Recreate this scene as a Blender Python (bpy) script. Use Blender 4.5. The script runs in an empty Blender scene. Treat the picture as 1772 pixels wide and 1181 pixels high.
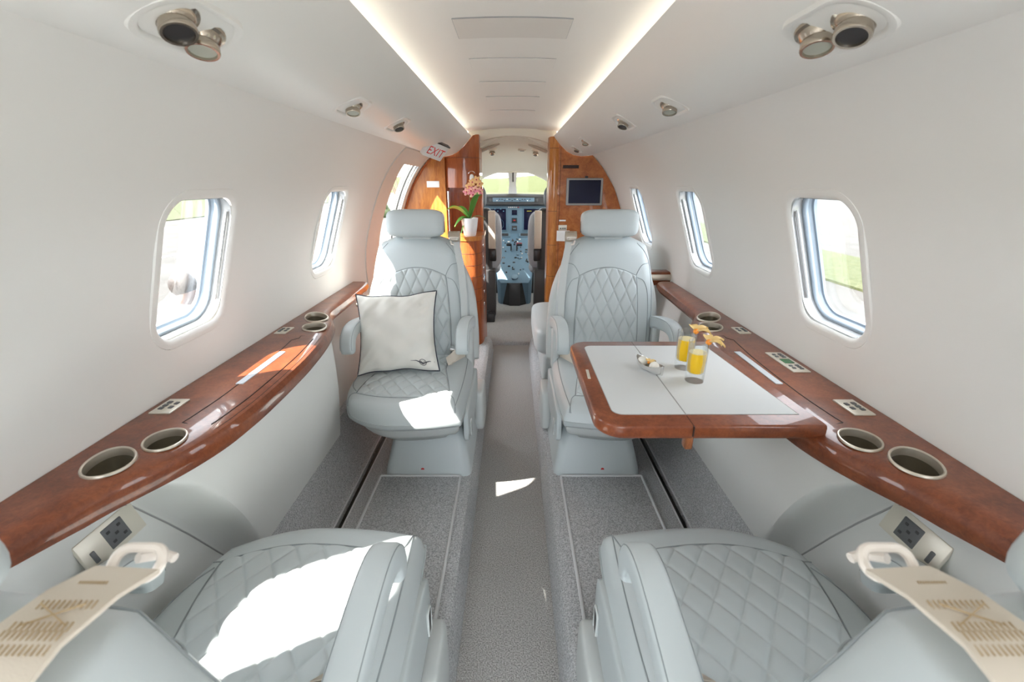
import bpy, bmesh, math, random
import numpy as np
from mathutils import Vector, Matrix
R = math.radians
rng = random.Random(7)
scene = bpy.context.scene
COL = scene.collection

# ------------------------------------------------------------------ helpers
class MB:
    """collects verts / faces, links them as ONE mesh object"""
    def __init__(s): s.v = []; s.f = []
    def add(s, v, f):
        o = len(s.v); s.v += [tuple(map(float, p)) for p in v]; s.f += [tuple(i + o for i in q) for q in f]; return s
    def rbox(s, c, size, r=0.005, seg=3, rot=None):
        bm = bmesh.new(); bmesh.ops.create_cube(bm, size=1.0)
        bmesh.ops.scale(bm, vec=Vector(size), verts=bm.verts)
        r = min(r, min(size) * 0.49)
        if r > 0: bmesh.ops.bevel(bm, geom=bm.edges[:], offset=r, segments=seg, profile=0.5, affect='EDGES')
        M = (rot or Matrix()).to_4x4()
        bm.verts.index_update()
        v = [M @ p.co + Vector(c) for p in bm.verts]; f = [[q.index for q in p.verts] for p in bm.faces]
        bm.free(); return s.add(v, f)
    def loft(s, secs, closed=True, caps=True, loop=False):
        n = len(secs[0]); v = [p for q in secs for p in q]; f = []
        m = len(secs)
        for i in range(m if loop else m - 1):
            a = i * n; b = ((i + 1) % m) * n
            for j in range(n if closed else n - 1):
                k = (j + 1) % n
                f.append((a + j, a + k, b + k, b + j))
        if caps and closed and not loop:
            f.append(tuple(reversed(range(n)))); f.append(tuple((m - 1) * n + j for j in range(n)))
        return s.add(v, f)
    def tube(s, pts, r, n=8, closed=False, caps=True):
        pts = [Vector(p) for p in pts]; secs = []; m = len(pts)
        rs = r if isinstance(r, (list, tuple)) else [r] * m
        up = None
        for i, p in enumerate(pts):
            a = pts[(i - 1) % m] if (closed or i > 0) else p
            b = pts[(i + 1) % m] if (closed or i < m - 1) else p
            t = (b - a)
            t = t.normalized() if t.length > 1e-9 else Vector((0, 0, 1))
            if up is None:
                up = t.orthogonal().normalized()
            up = (up - t * up.dot(t))
            up = up.normalized() if up.length > 1e-6 else t.orthogonal().normalized()
            w = t.cross(up)
            secs.append([p + (up * math.cos(q) + w * math.sin(q)) * rs[i] for q in [2 * math.pi * k / n for k in range(n)]])
        return s.loft(secs, True, caps, closed)
    def ribbon(s, pts, w, side, th=0.002):
        """strap: pts centre line, side vector(s), width w, thickness th"""
        pts = [Vector(p) for p in pts]; secs = []
        for i, p in enumerate(pts):
            t = (pts[min(i + 1, len(pts) - 1)] - pts[max(i - 1, 0)]).normalized()
            sd = Vector(side[i] if isinstance(side, list) else side); sd = (sd - t * sd.dot(t)).normalized()
            nn = sd.cross(t)
            secs.append([p - sd * w / 2 - nn * th / 2, p + sd * w / 2 - nn * th / 2, p + sd * w / 2 + nn * th / 2, p - sd * w / 2 + nn * th / 2])
        return s.loft(secs)
    def lathe(s, prof, c=(0, 0, 0), n=28, M=None, sx=1, sy=1):
        secs = []
        for r, z in prof:
            q = []
            for k in range(n):
                a = 2 * math.pi * k / n
                p = Vector((r * math.cos(a) * sx, r * math.sin(a) * sy, z))
                if M: p = M @ p
                q.append(p + Vector(c))
            secs.append(q)
        return s.loft(secs, True, True)
    def prism(s, outline, fn0, fn1):
        return s.loft([[fn0(p) for p in outline], [fn1(p) for p in outline]])
    def sq(s, c, size, e1=0.4, e2=0.4, nu=28, nv=20, rot=None):
        """superquadric rounded body"""
        def sp(a, e): return math.copysign(abs(a) ** e, a)
        M = (rot or Matrix()).to_4x4(); secs = []
        for i in range(nv + 1):
            e = -math.pi / 2 + math.pi * i / nv
            ce, se = max(1e-4, sp(math.cos(e), e1)) if 0 < i < nv else 1e-4, sp(math.sin(e), e1)
            secs.append([M @ Vector((size[0] / 2 * ce * sp(math.cos(w), e2), size[1] / 2 * ce * sp(math.sin(w), e2), size[2] / 2 * se)) + Vector(c)
                         for w in [2 * math.pi * k / nu for k in range(nu)]])
        return s.loft(secs)
    def build(s, name, mat, parent=None, smooth=True, ang=40):
        me = bpy.data.meshes.new(name); me.from_pydata(s.v, [], s.f); me.update()
        bm = bmesh.new(); bm.from_mesh(me)
        bmesh.ops.recalc_face_normals(bm, faces=bm.faces[:]); bm.to_mesh(me); bm.free()
        return link(name, me, mat, parent, smooth, ang)

def link(name, me, mat, parent=None, smooth=True, ang=40):
    if smooth:
        me.polygons.foreach_set('use_smooth', [True] * len(me.polygons))
        try: me.set_sharp_from_angle(angle=R(ang))
        except Exception: pass
    me.materials.clear(); me.materials.append(mat)
    o = bpy.data.objects.new(name, me); COL.objects.link(o)
    if parent is not None: o.parent = parent
    return o

def tag(o, label=None, cat=None, group=None, kind=None):
    if label: o['label'] = label
    if cat: o['category'] = cat
    if group: o['group'] = group
    if kind: o['kind'] = kind
    return o
def thing(name, label, cat, loc=(0, 0, 0), rz=0, group=None):
    o = bpy.data.objects.new(name, None); COL.objects.link(o); o.empty_display_size = 0.05
    o.location = loc; o.rotation_euler = (0, 0, rz)
    return tag(o, label, cat, group)
def struct(o): o['kind'] = 'structure'; return o
def copy_tree(o, parent=None):
    c = o.copy(); COL.objects.link(c)
    if parent is not None: c.parent = parent
    for ch in list(o.children): copy_tree(ch, c)
    return c
def boolean(o, cutters):
    for c in cutters:
        m = o.modifiers.new('b', 'BOOLEAN'); m.operation = 'DIFFERENCE'; m.object = c; m.solver = 'EXACT'
    dg = bpy.context.evaluated_depsgraph_get(); dg.update()
    me = bpy.data.meshes.new_from_object(o.evaluated_get(dg))
    o.modifiers.clear(); o.data = me
    try: me.set_sharp_from_angle(angle=R(30))
    except Exception: pass
    for c in cutters:
        d = c.data; bpy.data.objects.remove(c); bpy.data.meshes.remove(d)
def interp(x, pts):
    return float(np.interp(x, [p[0] for p in pts], [p[1] for p in pts]))
def crom(pts, n=6):
    out = []; P = [np.array(p, float) for p in pts]
    P = [2 * P[0] - P[1]] + P + [2 * P[-1] - P[-2]]
    for i in range(1, len(P) - 2):
        for k in range(n):
            t = k / n; a, b, c, d = P[i - 1], P[i], P[i + 1], P[i + 2]
            out.append(tuple(0.5 * ((2 * b) + (c - a) * t + (2 * a - 5 * b + 4 * c - d) * t * t + (3 * b - a - 3 * c + d) * t ** 3)))
    out.append(tuple(P[-2])); return out
def rrect(hx, hy, r, n=6):
    pts = []
    for cx, cy, a0 in ((hx - r, hy - r, 0), (-hx + r, hy - r, 90), (-hx + r, -hy + r, 180), (hx - r, -hy + r, 270)):
        for k in range(n + 1):
            a = R(a0 + 90 * k / n); pts.append((cx + r * math.cos(a), cy + r * math.sin(a)))
    return pts

# ------------------------------------------------------------------ materials
def mat(name, col, rough=0.5, metal=0.0, coat=0.0, spec=0.5, **kw):
    m = bpy.data.materials.new(name); m.use_nodes = True
    b = m.node_tree.nodes['Principled BSDF']
    b.inputs['Base Color'].default_value = (*col, 1); b.inputs['Roughness'].default_value = rough
    b.inputs['Metallic'].default_value = metal; b.inputs['Coat Weight'].default_value = coat
    b.inputs['Coat Roughness'].default_value = 0.03; b.inputs['Specular IOR Level'].default_value = spec
    for k, v in kw.items(): b.inputs[k.replace('_', ' ')].default_value = v
    return m
def noise_bump(m, scale, strength, dist=0.001, detail=3, colvar=None, coord='Object', voronoi=False):
    nt = m.node_tree; b = nt.nodes['Principled BSDF']
    tc = nt.nodes.new('ShaderNodeTexCoord')
    if voronoi:
        n = nt.nodes.new('ShaderNodeTexVoronoi'); n.inputs['Scale'].default_value = scale; out = n.outputs['Distance']
    else:
        n = nt.nodes.new('ShaderNodeTexNoise'); n.inputs['Scale'].default_value = scale; n.inputs['Detail'].default_value = detail; out = n.outputs['Fac']
    nt.links.new(tc.outputs[coord], n.inputs['Vector'])
    bp = nt.nodes.new('ShaderNodeBump'); bp.inputs['Strength'].default_value = strength; bp.inputs['Distance'].default_value = dist
    nt.links.new(out, bp.inputs['Height']); nt.links.new(bp.outputs['Normal'], b.inputs['Normal'])
    if colvar:
        rp = nt.nodes.new('ShaderNodeValToRGB')
        rp.color_ramp.elements[0].position = colvar[2]; rp.color_ramp.elements[1].position = colvar[3]
        rp.color_ramp.elements[0].color = (*colvar[0], 1); rp.color_ramp.elements[1].color = (*colvar[1], 1)
        nt.links.new(out, rp.inputs['Fac']); nt.links.new(rp.outputs['Color'], b.inputs['Base Color'])
    return m
def wood(name, dark, mid, light, stretch, scale=9.0, rough=0.25):
    m = mat(name, mid, rough + .1, coat=.55, spec=.25)
    nt = m.node_tree; b = nt.nodes['Principled BSDF']; L = nt.links
    tc = nt.nodes.new('ShaderNodeTexCoord'); mp = nt.nodes.new('ShaderNodeMapping'); mp.inputs['Scale'].default_value = stretch
    L.new(tc.outputs['Object'], mp.inputs['Vector'])
    n1 = nt.nodes.new('ShaderNodeTexNoise'); n1.inputs['Scale'].default_value = scale; n1.inputs['Detail'].default_value = 8; n1.inputs['Distortion'].default_value = .7; n1.inputs['Roughness'].default_value = 0.62
    n2 = nt.nodes.new('ShaderNodeTexNoise'); n2.inputs['Scale'].default_value = scale * 9; n2.inputs['Detail'].default_value = 4; n2.inputs['Distortion'].default_value = 1.0
    L.new(mp.outputs[0], n1.inputs['Vector']); L.new(mp.outputs[0], n2.inputs['Vector'])
    mx = nt.nodes.new('ShaderNodeMath'); mx.operation = 'MULTIPLY_ADD'; mx.inputs[1].default_value = 0.35
    L.new(n2.outputs['Fac'], mx.inputs[0]); 
    m2 = nt.nodes.new('ShaderNodeMath'); m2.operation = 'MULTIPLY'; m2.inputs[1].default_value = 0.65; L.new(n1.outputs['Fac'], m2.inputs[0]); L.new(m2.outputs[0], mx.inputs[2])
    rp = nt.nodes.new('ShaderNodeValToRGB'); e = rp.color_ramp.elements
    e[0].position = 0.34; e[0].color = (*dark, 1); e[1].position = 0.66; e[1].color = (*light, 1)
    q = e.new(0.5); q.color = (*mid, 1)
    L.new(mx.outputs[0], rp.inputs['Fac']); L.new(rp.outputs['Color'], b.inputs['Base Color'])
    return m
def clear_glass(name, tint=(1, 1, 1), refl=0.08):
    m = bpy.data.materials.new(name); m.use_nodes = True; nt = m.node_tree; nt.nodes.clear()
    o = nt.nodes.new('ShaderNodeOutputMaterial'); t = nt.nodes.new('ShaderNodeBsdfTransparent'); t.inputs[0].default_value = (*tint, 1)
    g = nt.nodes.new('ShaderNodeBsdfGlossy'); g.inputs['Roughness'].default_value = 0.02
    f = nt.nodes.new('ShaderNodeLayerWeight'); f.inputs['Blend'].default_value = 0.25
    mu = nt.nodes.new('ShaderNodeMath'); mu.operation = 'MULTIPLY'; mu.inputs[1].default_value = refl * 4
    nt.links.new(f.outputs['Fresnel'], mu.inputs[0])
    mx = nt.nodes.new('ShaderNodeMixShader'); nt.links.new(mu.outputs[0], mx.inputs[0]); nt.links.new(t.outputs[0], mx.inputs[1]); nt.links.new(g.outputs[0], mx.inputs[2])
    nt.links.new(mx.outputs[0], o.inputs[0]); return m
def emit(name, col, s):
    m = bpy.data.materials.new(name); m.use_nodes = True; b = m.node_tree.nodes['Principled BSDF']
    b.inputs['Base Color'].default_value = (*col, 1); b.inputs['Emission Color'].default_value = (*col, 1); b.inputs['Emission Strength'].default_value = s
    b.inputs['Roughness'].default_value = 0.2
    return m

M = {}
M['liner'] = noise_bump(mat('liner_white', (.80, .785, .755), .62, spec=.3), 500, .05, .0005)
M['ceil'] = mat('ceiling_white', (.82, .80, .76), .6, spec=.3)
M['valance'] = mat('valance_white', (.80, .79, .76), .42, spec=.4)
M['panel'] = noise_bump(mat('panel_grey_white', (.70, .705, .685), .55, spec=.35), 700, .06, .0005)
M['leather'] = noise_bump(mat('grey_leather', (.49, .535, .545), .42, spec=.45), 420, .12, .0006, 4, voronoi=False)
M['leather_pan'] = noise_bump(mat('seat_shell_leather', (.52, .545, .54), .45, spec=.4), 420, .1, .0006)
M['piping'] = mat('seam_grey', (.27, .30, .31), .7)
M['carpet'] = noise_bump(mat('carpet_aisle', (.42, .42, .41), .95, spec=.1), 250, 1.0, .004, 5, ((.24, .235, .225), (.52, .51, .495), .34, .66))
M['carpet2'] = noise_bump(mat('carpet_platform', (.5, .5, .5), .95, spec=.1), 240, 1.0, .004, 5, ((.29, .295, .30), (.60, .61, .62), .34, .66))
M['binding'] = noise_bump(mat('carpet_binding', (.60, .61, .62), .9, spec=.1), 700, .5, .001)
M['dark'] = mat('track_dark', (.015, .015, .014), .6)
M['wood'] = wood('burl_wood', (.115, .028, .0105), (.195, .050, .018), (.27, .078, .028), (1, 1, 1), 13)
M['wood_edge'] = wood('edge_veneer', (.10, .028, .010), (.30, .10, .035), (.48, .19, .075), (26, 26, 3), 3)
M['wood_gold'] = wood('gold_veneer', (.27, .075, .016), (.48, .17, .035), (.62, .26, .06), (7, 7, .8), 2.6)
M['wood_red'] = wood('red_veneer', (.20, .042, .012), (.36, .088, .024), (.48, .15, .04), (9, 9, .8), 2.2)
M['wood_burl2'] = wood('orange_burl', (.28, .075, .018), (.44, .14, .036), (.55, .20, .06), (1, 1, 1), 26)
M['gap'] = mat('gap_dark', (.03, .012, .008), .6)
M['nickel'] = noise_bump(mat('brushed_nickel', (.50, .44, .37), .2, 1.0), 60, .02)
M['champagne'] = mat('champagne_metal', (.66, .60, .51), .38, .75)
M['cup'] = mat('cup_liner', (.22, .195, .145), .42, .55)
M['plate'] = mat('satin_plate', (.70, .66, .57), .35, .4)
M['black'] = mat('black_plastic', (.02, .02, .022), .35)
M['grey'] = mat('grey_plastic', (.10, .105, .11), .4)
M['strip'] = mat('pale_metal', (.62, .66, .70), .35, .2)
M['lcd'] = mat('green_lcd', (.03, .16, .06), .25)
M['inlay'] = noise_bump(mat('table_leather', (.60, .615, .62), .5, spec=.35), 600, .06, .0005)
M['gasket'] = mat('window_gasket', (.26, .31, .36), .3, spec=.6)
M['surround'] = mat('window_surround', (.54, .54, .535), .16, .4, spec=.6, coat=.3)
M['seal'] = mat('seal_grey', (.34, .34, .34), .5)
M['glass'] = clear_glass('pane', (1, 1, 1), .05)
M['screen'] = mat('screen_navy', (.008, .009, .032), .22, spec=.2)
M['white'] = mat('white_plastic', (.85, .85, .84), .35)
M['red'] = mat('red_mark', (.5, .02, .02), .4)
M['pillow'] = noise_bump(mat('pillow_cloth', (.70, .685, .64), .85, spec=.15), 900, .25, .0006)
M['navy'] = mat('pillow_cord', (.02, .025, .045), .6)
M['strap'] = noise_bump(mat('belt_webbing', (.60, .54, .46), .8, spec=.15), 1200, .4, .0006)
M['thread'] = mat('brown_thread', (.42, .31, .18), .8)
M['belt_loop'] = mat('belt_loop', (.72, .66, .60), .3)
M['chrome'] = mat('chrome', (.85, .85, .85), .12, 1.0)
M['cream'] = mat('cockpit_cream', (.80, .745, .645), .6, spec=.3)
M['tan'] = mat('armrest_tan', (.52, .47, .40), .6)
M['slate'] = mat('panel_blue', (.155, .25, .33), .5)
M['slate2'] = mat('pedestal_blue', (.13, .225, .31), .5)
M['wool'] = noise_bump(mat('sheepskin', (.58, .62, .68), .95, spec=.05), 160, 1.0, .012, 5)
M['dkgrey'] = mat('dark_frame', (.05, .05, .052), .45)
M['hdrest'] = mat('pilot_headrest', (.13, .16, .18), .5)
M['pot'] = mat('pot_white', (.85, .85, .86), .3)
M['leaf'] = mat('leaf_green', (.10, .30, .045), .35, coat=.2)
M['stem'] = mat('stem_olive', (.22, .22, .07), .5)
M['petal'] = noise_bump(mat('petal_pink', (.80, .36, .42), .5), 60, .0, .001, 2, ((.72, .22, .30), (.90, .55, .36), .4, .62))
M['petal_y'] = mat('petal_yellow', (.86, .52, .22), .5)
M['petal_c'] = mat('petal_centre', (.55, .05, .12), .5)
M['juice'] = mat('orange_juice', (.98, .60, .002), .3)
M['foam'] = mat('juice_foam', (.92, .80, .45), .7)
M['berry'] = mat('physalis_orange', (.85, .28, .02), .25, coat=.3)
M['husk'] = mat('physalis_husk', (.80, .56, .22), .6)
M['truffle'] = noise_bump(mat('coconut_white', (.86, .83, .76), .85), 900, 1.0, .002)
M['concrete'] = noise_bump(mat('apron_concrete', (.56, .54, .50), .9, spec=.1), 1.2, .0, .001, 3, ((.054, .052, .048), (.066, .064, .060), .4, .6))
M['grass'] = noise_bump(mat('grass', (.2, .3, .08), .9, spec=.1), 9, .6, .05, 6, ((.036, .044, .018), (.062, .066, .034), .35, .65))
M['line'] = mat('road_paint', (.10, .097, .088), .8)
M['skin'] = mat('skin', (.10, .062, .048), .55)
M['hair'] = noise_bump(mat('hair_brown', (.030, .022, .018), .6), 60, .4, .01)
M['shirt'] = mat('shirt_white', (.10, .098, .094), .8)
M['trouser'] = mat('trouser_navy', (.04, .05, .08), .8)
M['twig'] = mat('twig_brown', (.16, .12, .09), .9)
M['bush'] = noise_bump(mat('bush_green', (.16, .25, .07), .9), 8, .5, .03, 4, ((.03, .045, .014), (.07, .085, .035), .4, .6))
# drinking glass
g = mat('drinking_glass', (1, 1, 1), .0); g.node_tree.nodes['Principled BSDF'].inputs['Transmission Weight'].default_value = 1.0
g.node_tree.nodes['Principled BSDF'].inputs['IOR'].default_value = 1.35
M['tumbler'] = clear_glass('drinking_glass_clear', (.97, .98, .98), .12)

# ------------------------------------------------------------------ cabin shell
Y0, Y1 = -1.25, 3.42
WALLP = [(.66, .12), (.735, .38), (.787, .62), (.797, .76), (.783, .90), (.743, 1.04), (.684, 1.185), (.612, 1.305), (.53, 1.388), (.47, 1.43)]
wprof = crom(WALLP, 7)
def wall_x(z): return float(np.interp(z, [p[1] for p in wprof], [p[0] for p in wprof]))
def wall_n(z):
    d = .01; dx = (wall_x(z + d) - wall_x(z - d)) / (2 * d)
    n = Vector((1, 0, -dx)).normalized(); return n       # outward (for +X side)
WINY = {-1: [.33, 1.075, 1.897], 1: [.33, 1.085, 1.905, 2.72]}
WZ, WHY, WHZ, WR = 1.028, .123, .158, .055

def window_frame_pts(sgn, yc, off, hy, hz, r):
    n = wall_n(WZ); t = Vector((-n.z, 0, n.x)); xc = wall_x(WZ)
    base = Vector((xc, yc, WZ))
    out = []
    for a, b in rrect(hy, hz, r, 7):
        p = base + Vector((0, a, 0)) + t * (b / max(.9, t.z)) 
        # lie on the curved wall
        if off is not None:
            p = p + n * off
        out.append(Vector((sgn * p.x, p.y, p.z)))
    return out

def make_wall(sgn, name):
    inner = [(x, z) for x, z in wprof]; th = .068
    outer = []
    for i, (x, z) in enumerate(wprof):
        n = wall_n(z); outer.append((x + n.x * th, z + n.z * th))
    ring = inner + outer[::-1]
    mb = MB()
    ys = [Y0, Y1]
    mb.loft([[(sgn * x, y, z) for x, z in ring] for y in ys])
    o = struct(mb.build(name, M['liner'], None, True, 30))
    cut = []
    for yc in WINY[sgn]:
        c = MB(); c.loft([window_frame_pts(sgn, yc, -.10, WHY, WHZ, WR), window_frame_pts(sgn, yc, .2, WHY + .05, WHZ + .05, WR + .04)])
        cut.append(c.build('cut', M['liner'], None, False))
    if sgn < 0:
        c = MB(); c.rbox((-.78, 2.94, .70), (.8, .48, 1.30), .03)
        cut.append(c.build('cut', M['liner'], None, False))
    boolean(o, cut)
    return o
make_wall(-1, 'wall_left'); make_wall(1, 'wall_right')

def make_window(sgn, yc, idx):
    root = bpy.data.objects.new('window_%d' % idx, None); COL.objects.link(root); struct(root)
    root.location = (sgn * wall_x(WZ), yc, WZ); bpy.context.view_layer.update()
    off = Vector(root.location)
    def bld(mb, nm, m):
        mb.v = [tuple(Vector(p) - off) for p in mb.v]; return mb.build(nm, m, root, True, 50)
    # moulded white surround: lip on the liner, then a sleeve going outwards
    def onwall(pts, e):
        q = []
        for p in pts:
            n = wall_n(p.z); x = wall_x(p.z) + n.x * e
            q.append(Vector((sgn * x, p.y, p.z + n.z * e)))
        return q
    P = lambda o, d, r=0: window_frame_pts(sgn, yc, o, WHY + d, WHZ + d, WR + r + d)
    mb = MB()
    mb.loft([onwall(P(0, .020), .003), onwall(P(0, .018), -.0012), onwall(P(0, .008), -.0022), onwall(P(0, .001), -.0005), onwall(P(0, -.004), .005)], True, False)
    bld(mb, 'window_lip', M['liner'])
    mb = MB(); mb.loft([P(.002, -.004), P(.020, .002), P(.034, .006), P(.034, .016)], True, False)
    bld(mb, 'window_surround', M['surround'])
    mb = MB(); mb.loft([P(.033, .010), P(.033, -.001), P(.036, -.003), P(.044, -.002), P(.047, .002), P(.056, .002), P(.058, -.003), P(.066, -.002), P(.068, .02)], True, False)
    bld(mb, 'window_gasket', M['gasket'])
    mb = MB(); mb.loft([P(.059, .004), P(.062, .004)]); bld(mb, 'window_pane', M['glass'])
    # shade track: a slim rail down the front side of the sleeve
    mb = MB()
    n = wall_n(WZ); t = Vector((-n.z, 0, n.x)); fr = WHY - .005
    pts = []
    for b in (-.115, -.06, 0, .06, .125):
        p = Vector((wall_x(WZ), yc + fr, WZ)) + t * b + n * .014; pts.append(Vector((sgn * p.x, p.y, p.z)))
    mb.tube(pts, .0035, 6); bld(mb, 'shade_track', M['surround'] if sgn < 0 else M['seal'])
    return root
k = 1
for s in (-1, 1):
    for yc in WINY[s]:
        make_window(s, yc, k); k += 1

# door in the left wall, forward of the seats: surround band, seals
def wall_strip(ya, yb, zs, e, sgn=-1):
    return [[Vector((sgn * (wall_x(z) + wall_n(z).x * e), y, z + wall_n(z).z * e)) for z in zs] for y in (ya, yb)]
door = struct(bpy.data.objects.new('door_1', None)); COL.objects.link(door)
zs = [.12 + i * (1.385 - .12) / 40 for i in range(41)]
mb = MB()
a, b = wall_strip(2.47, 2.715, zs, -.004); a2, b2 = wall_strip(2.47, 2.715, zs, .09)
mb.loft([list(q) for q in zip(a, b, b2, a2)])
zt = [1.315 + i * .07 / 6 for i in range(7)]
a, b = wall_strip(2.715, 3.22, zt, -.004); a2, b2 = wall_strip(2.715, 3.22, zt, .09)
mb.loft([list(q) for q in zip(a, b, b2, a2)])
M['jamb'] = mat('door_jamb', (.62, .62, .61), .5)
mb.build('door_frame', M['jamb'], door, True, 30)
for e, w, mm in ((.004, .010, 'seal'), (.018, .012, 'jamb'), (.034, .010, 'dark'), (.050, .010, 'seal')):
    mb = MB(); zq = [.12 + i * (1.34 - .12) / 30 for i in range(31)]
    mb.tube([Vector((-(wall_x(z) + wall_n(z).x * e), 3.168 - w * .4, z + wall_n(z).z * e)) for z in zq], w * .6, 6)
    mb.build('door_seal', M[mm], door)
mb = MB(); mb.rbox((-.88, 2.965, .03), (.25, .43, .03), .004); mb.build('door_sill', M['seal'], door)

# ceiling
VALP = crom([(.545, 1.392), (.50, 1.383), (.45, 1.380), (.40, 1.388), (.355, 1.410), (.315, 1.445), (.285, 1.478), (.268, 1.502)], 5)
mb = MB()
cz = lambda x: 1.560 - .045 * (x / .5) ** 2 * 1.0
xs = [-.56 + i * 1.12 / 40 for i in range(41)]
ring = [(x, cz(x)) for x in xs] + [(x, cz(x) + .05) for x in xs[::-1]]
mb.loft([[(x, y, z) for x, z in ring] for y in (Y0, Y1)])
ceiling = struct(mb.build('ceiling', M['ceil'], None, True, 30))
# flush hatch covers along the ceiling
def hatch(y0, y1, hw, shade):
    mb = MB(); n = 14
    top = []; 
    for (yy, zoff) in ((y0, 0), (y1, 0)):
        top.append([Vector((-hw + 2 * hw * i / n, yy, cz(-hw + 2 * hw * i / n) - .0025)) for i in range(n + 1)])
    bot = [[p + Vector((0, 0, .006)) for p in q] for q in top]
    mb.loft([top[0] + bot[0][::-1], top[1] + bot[1][::-1]])
    o = mb.build('ceiling_hatch', M[shade], None, True, 30)
    g2 = MB(); pts = [p + Vector((0, 0, .0015)) for p in top[0]] + [p + Vector((0, 0, .0015)) for p in top[1][::-1]]
    g2.tube(pts, .0015 if shade == 'hatch' else .0007, 5, closed=True); g2.build('gap_line', M['seal'], o)
    return o
M['hatch'] = mat('hatch_grey', (.72, .69, .645), .6)
for y0, y1, hw, sh, lab in ((1.17, 1.315, .132, 'hatch', 'grey-beige flush ceiling hatch nearest the camera'),
                       (1.515, 1.63, .126, 'ceil', 'white flush ceiling hatch just ahead of the grey-beige one'),
                       (1.84, 1.95, .118, 'ceil', 'third flush hatch along the ceiling, white with faint outline'),
                       (2.14, 2.25, .112, 'ceil', 'fourth flush hatch along the ceiling, white with faint outline'),
                       (2.53, 2.66, .112, 'ceil', 'last flush ceiling hatch, just before the wooden bulkheads')):
    tag(hatch(y0, y1, hw, sh), lab, 'hatch', 'flush hatches along the ceiling')

# valances with the cove edge
def make_valance(sgn, name):
    prof = list(VALP)
    back = [(.275, 1.506), (.300, 1.490), (.345, 1.448), (.40, 1.428), (.46, 1.425), (.56, 1.43)]
    ring = prof + back
    mb = MB(); mb.loft([[(sgn * x, y, z) for x, z in ring] for y in (Y0, 3.235)])
    return struct(mb.build(name, M['valance'], None, True, 35))
make_valance(-1, 'trim_1'); make_valance(1, 'trim_2')
def val_z(x): return float(np.interp(x, [p[0] for p in VALP[::-1]], [p[1] for p in VALP[::-1]]))

# floor: dropped aisle and two carpeted platforms with seat tracks
AL, AR = -.172, .148
mb = MB(); mb.rbox(((AL + AR) / 2, 1.075, -.03), (.46, 4.65, .06), .0)
struct(mb.build('floor', M['carpet'], None, False))
def platform(sgn, xe, name):
    mb = MB(); tr = .598
    prof = [(xe - .026, 0.0), (xe - .022, .03), (xe - .014, .07), (xe - .004, .092), (xe + .012, .101), (xe + .03, .103), (tr - .012, .1), (tr - .011, .075), (tr + .011, .075), (tr + .012, .1),
            (.625, .108), (.65, .155), (.672, .27), (.69, .33), (.72, .33), (.72, -.05), (xe - .026, -.05)]
    mb.loft([[(sgn * x, y, z) for x, z in prof] for y in (Y0, 3.3)])
    o = struct(mb.build(name, M['carpet2'], None, True, 25))
    t = MB(); t.rbox((sgn * tr, 1.02, .079), (.019, 4.5, .006), .0)
    t.build('seat_track', M['dark'], o, False)
    for dx in (-.0145, .0145):
        t = MB(); t.rbox((sgn * (tr + dx), 1.02, .1), (.006, 4.5, .006), .0015, 1); t.build('track_edge', M['binding'], o)
    return o
platform(-1, -AL + .0, 'floor_left'); platform(1, AR, 'floor_right')

# rugs with bound edges
def rug(sgn, x0, x1, y0, y1, lab):
    t = thing('carpet_mat', lab, 'mat', (sgn * (x0 + x1) / 2, (y0 + y1) / 2, .1), 0, 'bound carpet mats between facing seats')
    hx, hy = (x1 - x0) / 2, (y1 - y0) / 2
    mb = MB(); mb.rbox((0, 0, .005), (2 * hx, 2 * hy, .010), .003, 2); mb.build('pile', M['carpet2'], t)
    mb = MB(); mb.tube([(a, b, .010) for a, b in rrect(hx - .003, hy - .003, .006, 3)], .0055, 8, closed=True); mb.build('binding', M['binding'], t)
rug(-1, .205, .53, .84, 1.548, 'grey carpet mat with pale bound edge, left of the aisle')
rug(1, .190, .518, .84, 1.548, 'grey carpet mat with pale bound edge, right of the aisle')

# ------------------------------------------------------------------ side ledges (wood)
INN = [(-1.3, .735), (.30, .735), (.43, .715), (.494, .698), (.56, .683), (.617, .668), (.666, .643), (.716, .617), (.77, .598), (.831, .583), (.95, .575), (1.084, .577), (1.22, .583), (1.356, .597), (1.45, .611), (1.542, .630), (1.60, .650), (1.645, .676), (1.70, .697), (2.18, .706), (2.26, .718), (2.30, .74)]
def inn(y): return interp(y, INN)
def smooth_inn(y): return sum(inn(y + d) for d in (-.03, -.015, 0, .015, .03)) / 5
LZ = .750
def ledge_section(sgn, y):
    xi = smooth_inn(y); xo = wall_x(LZ) - .002
    wdt = min(1.0, (xo - xi) / .12)
    lip = .052 * wdt
    pr = [(xo, LZ - .02), (xo, LZ), (xi + .045 * wdt, LZ), (xi + .025 * wdt, LZ - .002), (xi + .010 * wdt, LZ - .008), (xi + .002, LZ - .020), (xi + .001, LZ - lip * .7), (xi + .008, LZ - lip), (xi + .03 * wdt, LZ - lip - .004), (xo, LZ - lip - .004)]
    return [(sgn * x, y, z) for x, z in pr]
def cup_outline(ha, hb, egg, rot=1.0, n=36):
    """slightly egg-shaped oval, long axis turned by rot"""
    pts = []; c, s_ = math.cos(rot), math.sin(rot)
    for k in range(n):
        a = 2 * math.pi * k / n
        u = ha * math.cos(a); v = hb * math.sin(a) * (1 + egg * math.cos(a))
        pts.append((u * c - v * s_, u * s_ + v * c))
    return pts
CUPS = [(.714, .693, .0475, .0365, -.10, 0), (.668, .766, .040, .034, .05, 0), (.722, 1.612, .066, .036, -.15, 0), (.676, 1.488, .050, .036, .05, 0)]
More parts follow.
